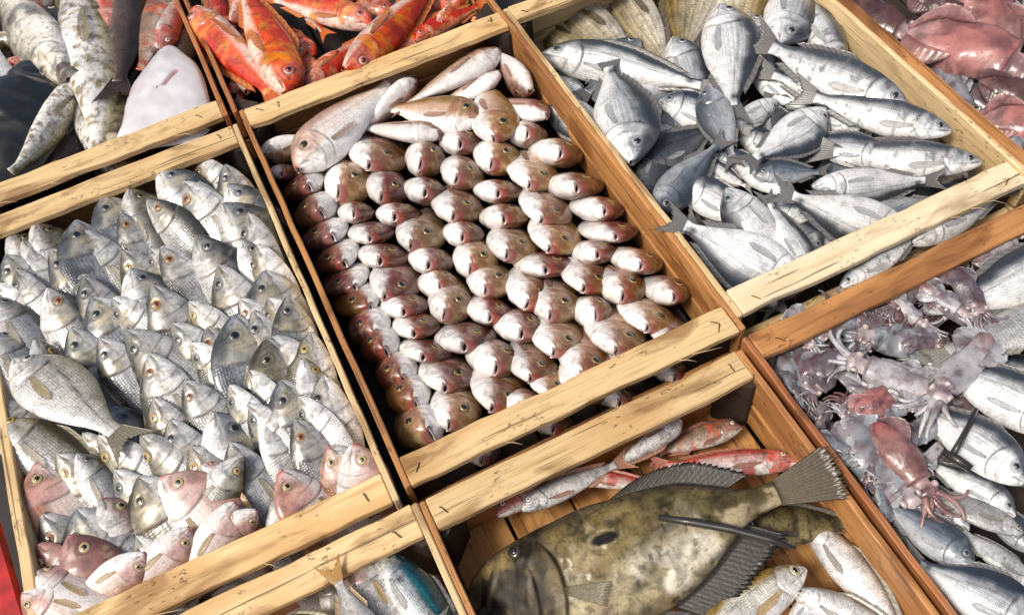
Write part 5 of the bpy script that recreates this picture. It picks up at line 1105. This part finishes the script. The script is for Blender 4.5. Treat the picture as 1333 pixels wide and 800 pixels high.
for s, t, key, z, tall, lab, grp in [
    ((1352, 100), (1186, 32), 'sq_pink', -.006, 1.0, 'largest pink squid mantle with its tip at the orange wall', 0),
    ((1380, 130), (1272, 118), 'sq_brown', -.012, 1.0, 'dark brown squid below the largest pink mantle', 0),
    ((1400, 172), (1275, 148), 'sq_pink', -.016, 1.1, 'dull pink squid at the right edge under the brown one', 0),
    ((1190, 48), (1102, 8), 'sq_brown', -.030, 1.1, 'dark brown squid against the orange wall', 0),
    ((1268, 26), (1178, -4), 'sq_brown', -.006, 1.0, 'reddish brown squid lying over the pink one', 0),
    ((1240, -20), (1316, 60), 'sq_pink', -.010, 1.1, 'pale pink squid at the far right corner', 0),
    ((1180, 58), (1258, 128), 'sq_grey', -.034, 1.0, 'grey squid under the pink mantle by the wall', 0),
    ((1268, 160), (1225, 90), 'sq_grey', -.030, .9, 'grey squid with loose white arms by the wall', 0),
    ((1345, 205), (1280, 150), 'sq_grey', -.024, 1.0, 'grey white squid near the bleached corner', 0),
    ((1330, 10), (1390, 70), 'sq_white', -.012, 1.0, 'whitish squid in the far right corner of the frame', 0),
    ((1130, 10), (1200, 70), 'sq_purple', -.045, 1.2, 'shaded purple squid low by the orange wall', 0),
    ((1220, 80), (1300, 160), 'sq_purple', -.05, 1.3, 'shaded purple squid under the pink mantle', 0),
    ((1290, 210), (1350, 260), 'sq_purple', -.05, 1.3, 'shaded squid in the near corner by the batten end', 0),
    ((1112, 436), (1230, 452), 'sq_grey', -.028, 1.15, 'smooth blue grey squid mantle lying crosswise', 1),
    ((1100, 468), (1234, 520), 'sq_white', -.012, 1.05, 'white squid with a pinkish tip slanting across the pile', 1),
    ((1214, 524), (1288, 436), 'sq_white', -.004, 1.05, 'white and brown squid raised up against the white fish', 1),
    ((1052, 512), (1096, 462), 'sq_purple', -.022, 1.5, 'stubby pinkish brown squid near the crate corner', 1),
    ((1090, 480), (1136, 520), 'sq_white', -.024, 1.3, 'short white squid beside the stubby brown one', 1),
    ((1168, 508), (1105, 540), 'sq_pink', -.016, 1.1, 'pinkish squid with curled arms in the middle of the pile', 1),
    ((1056, 528), (1006, 466), 'sq_grey', -.030, 1.1, 'speckled grey squid along the red divider', 1),
    ((1098, 522), (1146, 584), 'sq_brown', -.024, 1.2, 'dark brown squid with a white edge', 1),
    ((1214, 648), (1138, 548), 'sq_red', -.010, 1.1, 'slender red squid pointing at the pile', 1),
    ((1200, 660), (1082, 556), 'sq_grey', -.022, 1.2, 'largest grey squid beside the red slender one', 1),
    ((1172, 580), (1232, 536), 'sq_grey', -.022, 1.2, 'blue grey squid between the red one and the fish', 1),
    ((1204, 420), (1122, 400), 'sq_brown', -.030, 1.0, 'brown squid under the orange batten', 1),
    ((1284, 428), (1214, 382), 'sq_purple', -.016, 1.1, 'mauve grey squid touching the white fish', 1),
    ((1062, 442), (1124, 398), 'sq_grey', -.020, 1.0, 'grey squid with looping arms by the corner', 1),
    ((1262, 412), (1198, 370), 'sq_white', -.012, 1.1, 'pale squid mantle under the orange batten on the right', 1),
    ((1278, 412), (1246, 346), 'sq_purple', -.008, 1.1, 'purple squid standing beside the yellowish one', 1),
    ((1122, 394), (1192, 366), 'sq_grey', -.024, 1.0, 'grey squid tucked under the orange batten', 1),
    ((1158, 402), (1212, 368), 'sq_purple', -.020, 1.0, 'purple grey squid next to the tucked one', 1),
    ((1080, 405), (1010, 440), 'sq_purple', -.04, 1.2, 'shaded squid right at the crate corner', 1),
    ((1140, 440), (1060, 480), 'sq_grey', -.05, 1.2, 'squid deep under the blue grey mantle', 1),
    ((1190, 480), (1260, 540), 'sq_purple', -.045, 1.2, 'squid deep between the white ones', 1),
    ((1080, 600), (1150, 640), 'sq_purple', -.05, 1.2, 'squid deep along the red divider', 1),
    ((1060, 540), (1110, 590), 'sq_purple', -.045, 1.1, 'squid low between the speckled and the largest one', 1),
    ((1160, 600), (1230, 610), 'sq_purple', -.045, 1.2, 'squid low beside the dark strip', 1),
    ((1330, 300), (1262, 340), 'sq_white', -.016, 1.2, 'yellowish white squid in the corner behind the big fish', 1)]:
    mw, vis = frame_side(U(*s, z), U(*t, z), -1, -90, 0.6, tall, 1.0)
    put(PR[key], mw, lab, ['pink squid in the far right crate', 'squid heaped in the near right crate'][grp], 'squid')

rs = random.Random(21)
SPOT = ['the crate corner', 'the orange batten', 'the red divider', 'the blue grey mantle', 'the white slanting squid', 'the raised white squid', 'the red slender squid', 'the largest grey squid', 'the stubby brown squid', 'the looping arms']
AD = ['small grey', 'small mauve', 'tiny whitish']
spots_ = [(1040, 430), (1085, 420), (1150, 385), (1215, 355), (1235, 395), (1180, 405), (1030, 500), (1075, 470), (1110, 500), (1150, 440), (1200, 445), (1165, 480), (1210, 500), (1070, 550), (1110, 560), (1160, 535), (1185, 560), (1215, 590), (1090, 580), (1130, 600), (1170, 630), (1120, 540), (1045, 470), (1145, 510), (1195, 530), (1245, 470), (1235, 560), (1150, 650), (1130, 420)]
for q, (px, py) in enumerate(spots_):
    a = rs.uniform(0, 6.28); k_ = q % 3; L2 = rs.uniform(26, 40)
    mw, vis = frame_side(U(px + L2 * math.cos(a), py + L2 * .8 * math.sin(a), -.018 - (.016 if py < 400 else 0) + rs.uniform(-.012, .006)), U(px - L2 * math.cos(a), py - L2 * .8 * math.sin(a), -.018 + rs.uniform(-.012, .006)), -1, -90 + rs.uniform(-50, 50), .6, rs.uniform(.9, 1.3), 1.0)
    near_ = min(range(10), key=lambda i: (px - [1010, 1150, 1050, 1170, 1170, 1250, 1180, 1140, 1075, 1070][i]) ** 2 + (py - [445, 385, 540, 440, 495, 480, 600, 610, 490, 430][i]) ** 2)
    put(PR[['sq_grey', 'sq_purple', 'sq_white'][k_]], mw, '%s squid by %s, %s small one along the pile' % (AD[k_], SPOT[near_], ORD[q % 14]), 'squid heaped in the near right crate', 'squid')
# ------------------------------------------------------------------ near right crate: fish beside the squid
GB = 'silver fish beside the squid'
for s, t, sd, key, zs, zt, roll, tall, lab in [
    ((1440, 330), (1225, 400), -1, 'blue2', -.010, -.02, 0, 0.8, 'silver striped fish body below the yellowish squid'),
    ((1470, 395), (1225, 448), -1, 'bass1', -.008, -.02, 40, 1.5, 'bright white fish belly at the right edge'),
    ((1385, 566), (1216, 462), -1, 'blue2', -.006, -.014, 0, 0.95, 'silver fish with blue back and curved gill at the right edge'),
    ((1334, 630), (1196, 520), -1, 'blue2', .002, -.02, 0, 0.95, 'silver fish head with a big round eye looking right'),
    ((1332, 694), (1210, 636), -1, 'bass1', -.022, -.03, 35, 1.6, 'rounded white belly below the big eyed head'),
    ((1268, 736), (1150, 660), -1, 'blue1', -.014, -.03, 0, 1.0, 'dark headed bream with a reddish mouth'),
    ((1356, 822), (1196, 736), -1, 'blue0', -.008, -.02, 0, 1.15, 'large grey bream in the near right corner'),
    ((1352, 772), (1258, 688), -1, 'bass1', -.020, -.03, 30, 1.5, 'white fish belly between two dark heads'),
    ((1250, 800), (1170, 730), -1, 'blue1', -.030, -.04, 0, 1.0, 'dark bream along the red divider'),
    ((1350, 720), (1270, 650), -1, 'blue1', -.040, -.04, 0, 1.0, 'shaded dark bream under the white bellies'),
    ((1300, 860), (1220, 790), -1, 'blue0', -.03, -.04, 0, 1.0, 'grey bream cut by the near edge by the divider'),
    ((1230, 720), (1130, 660), -1, 'blue1', -.05, -.05, 0, 1.0, 'shaded bream under the largest squid'),
    ((1370, 500), (1250, 470), -1, 'blue0', -.04, -.05, 0, 1.0, 'shaded fish under the blue backed one'),
    ((1322, 672), (1212, 598), -1, 'blue2', -.030, -.036, 0, 0.9, 'silver fish between the big eyed head and the white belly'),
    ((1262, 690), (1180, 620), -1, 'blue0', -.034, -.04, 0, 0.9, 'grey bream beside the red slender squid'),
    ((1300, 560), (1210, 600), -1, 'blue1', -.05, -.05, 0, 1.0, 'shaded fish under the big eyed head')]:
    side(key, s, t, sd, zs, zt, roll, lab, GB, tall=tall)
M['strip'] = simple_mat('dark_wet_strip', (0.03, 0.028, 0.026), 0.4, coat=0.3)
pts = [U(1271, 532, .006), U(1262, 552, .008), U(1250, 574, .006), U(1240, 592, .003)]
tag(add_obj('fin_spine', tube_mesh('fin_spine', pts, [.0025, .003, .0035, .004], M['strip'], 6)), 'thin dark spine lying across the big eyed fish', 'fin spine')
pts = [U(1228, 588, .004), U(1246, 598, .006), U(1264, 610, .006)]
tag(add_obj('dark_fin', tube_mesh('dark_fin', pts, [.004, .006, .005], M['strip'], 6)), 'black fin stub lying below the thin dark spine', 'fin')

# ------------------------------------------------------------------ near middle crate: the big olive fish and mullet
def jd_paint(u, v, s, P, S):
    nz = fbm(P, 5, 3); n2 = fbm(P, 13, 9); n3 = fbm(P, 34, 4)
    c = mix((0.125, 0.098, 0.036), (0.42, 0.36, 0.21), ss(0.15, -0.75, v + 1.3 * (nz - .5)))
    c = mix(c, (0.05, 0.038, 0.016), ss(.46, .62, n2) * (0.55 + .25 * ss(-.5, .5, v)))
    c = mix(c, (0.66, 0.61, 0.48), ss(.56, .72, fbm(P, 9, 21)) * ss(.5, -.3, v) * ss(.2, .34, u) * .8)
    c = mix(c, (0.22, 0.155, 0.045), ss(.48, .66, fbm(P, 7, 44)) * .6)
    c = mix(c, (0.03, 0.024, 0.012), ss(.60, .70, fbm(P, 24, 61)) * ss(-.6, .1, v) * .7)
    hm = ss(.34, .22, u + .1 * (n2 - .5))
    c = mix(c, (0.05, 0.037, 0.022), hm * .95 * ss(-1.15, -.75, v + .25 * (n2 - .5) + .6 * ss(.1, .0, u)))
    Q = P * np.array([1.0, 1.0, .28]); Q[..., 0] += .35 * P[..., 2]
    st = fbm(Q, 30, 71)
    c = mix(c, (0.17, 0.125, 0.06), hm * ss(.5, .64, st) * .75); c = mix(c, (0.018, 0.014, 0.009), hm * ss(.48, .36, st) * .8)
    c = mix(c, (0.25, 0.17, 0.045), hm * ss(.55, .68, n2) * .5)
    c = mix(c, (0.06, 0.045, 0.03), .75 * ss(.72, .95, np.abs(v)))
    c = c * (1 - .3 * gauss(v, .55, .03) * ss(.25, .35, u))[..., None]
    c = mix(c, (0.66, 0.60, 0.44), ss(.64, .70, fbm(P * np.array([1, 1, .7]), 40, 88)) * ss(.30, .34, u) * ss(.5, .42, u) * ss(-.75, -.3, v) * ss(.5, .2, v))
    c = mix(c, (0.40, 0.33, 0.19), .8 * ss(.56, .66, fbm(P, 15, 33)) * ss(.25, .4, u) * ss(.75, .4, v))
    c = mix(c, (0.003, 0.003, 0.003), ss(1.1, .9, np.hypot((u - .462) / .040, (v - .27) / .115)))
    c = mix(c, (0.42, 0.36, 0.24), .5 * gauss(np.hypot((u - .462) / .040, (v - .27) / .115), 1.3, .12))
    mo = u - .035 - .10 * (v + .9) ** 1.0 * 0 - .085 * (v + .2)
    c = mix(c, (0.012, 0.009, 0.007), .9 * gauss(mo, 0, .007) * ss(-.9, -.6, v) * ss(.75, .5, v))
    c = mix(c, (0.20, 0.155, 0.085), .7 * gauss(mo, .022, .010) * ss(-.9, -.5, v) * ss(.6, .3, v))
    g = u - S.gill_u(v)
    c = mix(c, (0.03, 0.022, 0.016), .8 * gauss(g, .004, .007) * ss(-.95, -.6, v) * ss(.7, .4, v))
    for du, dv in ((.10, .0), (.16, -.2), (.055, -.1)):
        c = mix(c, (0.03, 0.022, 0.016), .7 * gauss(u - du - .10 * (v - dv) ** 2 - .04 * v, 0, .006) * ss(-.8, -.4, v) * ss(.55, .3, v))
    c = mix(c, (0.30, 0.26, 0.18), .6 * gauss(u - .205 - .05 * v, 0, .008) * ss(-.5, -.2, v) * ss(.5, .2, v))
    c = c * (0.50 + .72 * n3)[..., None] * (.7 + .6 * fbm(P, 62, 15))[..., None]
    return np.clip(c, .004, .9), 0 * u
SJ = Shape(top=[(0, .03), (.015, .06), (.06, .092), (.12, .118), (.2, .138), (.3, .15), (.42, .158), (.56, .154), (.7, .135), (.82, .085), (.92, .042), (1, .036)],
           bot=[(0, .03), (.02, .075), (.07, .13), (.14, .175), (.25, .21), (.4, .225), (.55, .215), (.68, .175), (.8, .105), (.9, .05), (1, .036)],
           wid=[(0, .03), (.03, .04), (.1, .055), (.2, .066), (.35, .07), (.55, .062), (.75, .042), (.9, .022), (1, .013)],
           keel=.85, mouth=(.03, .03, -.005, .06), gill=.30, eye=(.185, .74, .024))
jb = fish_body('olive_fish', SJ, jd_paint, M['olive'], nr=240, na=150, relief=1.5, lump=.010)
JP = {}
em, pm = eye_meshes(SJ, 1, (0.02, 0.018, 0.014), (0.05, 0.042, 0.02), 1.0, .6); JP['eyeR'], JP['pupilR'] = em, pm
em, pm = eye_meshes(SJ, -1, (0.05, 0.05, 0.045), (0.10, 0.09, 0.06), 1.0, .6); JP['eyeL'], JP['pupilL'] = em, pm
n = 15; a = np.linspace(-1, 1, n)
JP['tail_fin'] = fin_mesh('tail_fin', np.stack([np.full(n, -.985), 0 * a, a * .036], 1), np.stack([-1.185 - .02 * (1 - a ** 2), 0 * a + .012, a * .088], 1), (0.13, 0.098, 0.052), (0.085, 0.066, 0.04), thick=.006, web=.75, rows=8, ragged=.045, seed=5, ray=.5)
us = np.linspace(.50, .86, 24)
JP['dorsal_fin'] = fin_mesh('dorsal_fin', np.stack([-us, 0 * us, SJ.top(us) * .96], 1), np.stack([-us - .085, 0 * us + .012, SJ.top(us) + .045 * np.sin((us - .46) / .42 * np.pi) ** .6], 1), (0.030, 0.024, 0.014), (0.014, 0.012, 0.008), thick=.004, web=.75, rows=6, ragged=.05, seed=6, ray=.45)
us = np.linspace(.58, .88, 22)
JP['anal_fin'] = fin_mesh('anal_fin', np.stack([-us, 0 * us, -SJ.bot(us) * .97], 1), np.stack([-us - .10, 0 * us + .012, -SJ.bot(us) - .07], 1), (0.035, 0.030, 0.022), (0.016, 0.014, 0.011), thick=.004, web=.75, rows=6, ragged=.05, seed=7, ray=.5)
us = np.linspace(.3, .56, 12)
JP['extra:belly_fin#0'] = fin_mesh('belly_fin', np.stack([-us, 0 * us, -SJ.bot(us) * .97], 1), np.stack([-us - .09, 0 * us, -SJ.bot(us) - .03], 1), (0.08, 0.07, 0.06), (0.04, 0.036, 0.03), thick=.008, rows=5, ragged=.1, seed=8, ray=.45)
for sg, nm in ((1, 'R'), (-1, 'L')):
    n = 9; a = np.linspace(0, 1, n); r0 = SJ.surf(np.full(n, .295), -.22 - .12 * a, sg); r0[:, 1] += sg * .004
    t0 = SJ.surf(.295 + .15 * (1 - .3 * a), -.36 - .28 * a, sg); t0[:, 1] += sg * .012
    JP['pectoral' + nm] = fin_mesh('pectoral_fin', r0, t0, (0.20, 0.17, 0.09), (0.26, 0.22, 0.14), thick=.004, rows=6, ragged=.03, seed=9, ray=.3, mat='clear')
PR['jd'] = Proto('olive_fish', jb, JP, 'fish')
mw, vis = frame_side(U(614, 786, -.070), U(1012, 641, -.006), -1, 0, .25)
SJD = U(614, 786, -.070); TJD = U(1012, 641, -.006)
mw, vis = frame_side(SJD, TJD, 1, 0, .25)
put(PR['jd'], mw, 'big flat olive brown fish with a dark round spot on its side', None, sides=vis)
# the long dark fin ray that lies over its flank
pts = [U(857, 673, -.005), U(900, 679, -.003), U(950, 688, .000), U(1000, 701, .003), U(1036, 713, .004)]
tag(add_obj('fin_ray', tube_mesh('fin_ray', pts, [.0032, .0046, .0046, .004, .0022], M['strip'], 8)), 'long dark fin ray lying loose over the olive fish', 'fin ray')
GM = 'red mullet around the olive fish'
for s, t, sd, key, zs, zt, roll, tall, thick, lab, g_ in [
    ((647, 672), (770, 588), 1, 'mull0', -.070, -.07, 0, .95, 1.0, 'red backed mullet with a red head by the divider', GM),
    ((679, 664), (802, 604), 1, 'mull1', -.050, -.055, 0, 1.0, 1.0, 'silver mullet with a small round eye in front of the red backed one', GM),
    ((745, 622), (860, 632), 1, 'mull0', -.066, -.062, 0, .9, 1.0, 'mullet under the silver one, only its orange tail end out', GM),
    ((887, 546), (800, 607), 1, 'mull1', -.052, -.06, 0, 1.1, 1.0, 'speckled mullet pointing up to the right at the batten', GM),
    ((965, 556), (858, 588), -1, 'mull2', -.080, -.082, 0, 1.25, 1.0, 'brownish mullet flat on the bare floor boards', GM),
    ((1036, 603), (868, 606), -1, 'mull0', -.058, -.066, 18, 1.0, 1.0, 'longest mullet with white belly and red back', GM),
    ((1049, 740), (890, 842), -1, 'bass2', -.048, -.05, 0, 1.35, 1.0, 'silver fish with a golden back line and big eye', 'silver fish in the near middle crate'),
    ((1046, 676), (1186, 826), 1, 'bass1', -.066, -.05, 0, 1.1, 1.1, 'plain silver fish along the orange wall', 'silver fish in the near middle crate'),
    ((1030, 768), (1200, 842), 1, 'bass1', -.056, -.04, 0, 1.15, 1.1, 'plain white fish crossing the near right corner', 'silver fish in the near middle crate'),
    ((1062, 770), (1022, 850), 1, 'blue2', -.062, -.06, 0, 1.0, 1.0, 'small silver head between the golden lined fish and the white one', 'silver fish in the near middle crate'),
    ((960, 690), (1110, 680), 1, 'olive2', -.058, -.05, 0, 1.05, 1.0, 'second olive fish showing behind the tail of the big one', None)]:
    side(key, s, t, sd, zs, zt, roll, lab, g_, tall=tall, thick=thick)
# ------------------------------------------------------------------ near left crate: mackerel and others
GN = 'fish in the near left crate'
for s, t, sd, key, zs, zt, roll, tall, lab in [
    ((330, 850), (480, 830), 1, 'goldb', -.030, -.03, 0, 1.15, 'golden scaled bream at the near edge'),
    ((505, 880), (440, 757), 1, 'otail', -.012, .006, 0, .95, 'silver bream with an orange forked tail over the batten'),
    ((466, 722), (520, 860), -1, 'pinkn', -.022, -.03, 0, 1.0, 'white fish with a pinkish head behind the mackerel'),
    ((489, 716), (608, 872), 1, 'mack', -.026, -.03, 0, 1.15, 'blue green mackerel in the near left crate'),
    ((575, 950), (566, 812), -1, 'blue0', -.006, .0, 0, 1.0, 'grey forked tail at the near edge over the mackerel'),
    ((420, 740), (480, 860), 1, 'head1', -.06, -.06, 0, 1.0, 'shaded silver fish under the orange tail'),
    ((530, 790), (440, 850), 1, 'head1', -.07, -.06, 0, 1.0, 'shaded silver fish beneath the mackerel')]:
    side(key, s, t, sd, zs, zt, roll, lab, GN, tall=tall)
# ------------------------------------------------------------------ red painted board and the paper in the slot
V = [U(-60, 560, -.03), U(-14, 660, -.03), U(36, 830, -.03), U(-60, 840, -.03)]
pr = add_obj('red_board', prism('red_board', [(v[0], v[1]) for v in V][::-1], RIM - .05, RIM - .03, M['cloth_red'])); tag(pr, 'worn red painted board left of the silver heads crate', 'board')
rb = add_obj('paper', flat_sheet('paper', -.37, -.06, 1.176, 1.208, RIM - .03, M['paper'], 12, .012)); tag(rb, 'lilac white paper in the slot between the two left battens', 'paper')
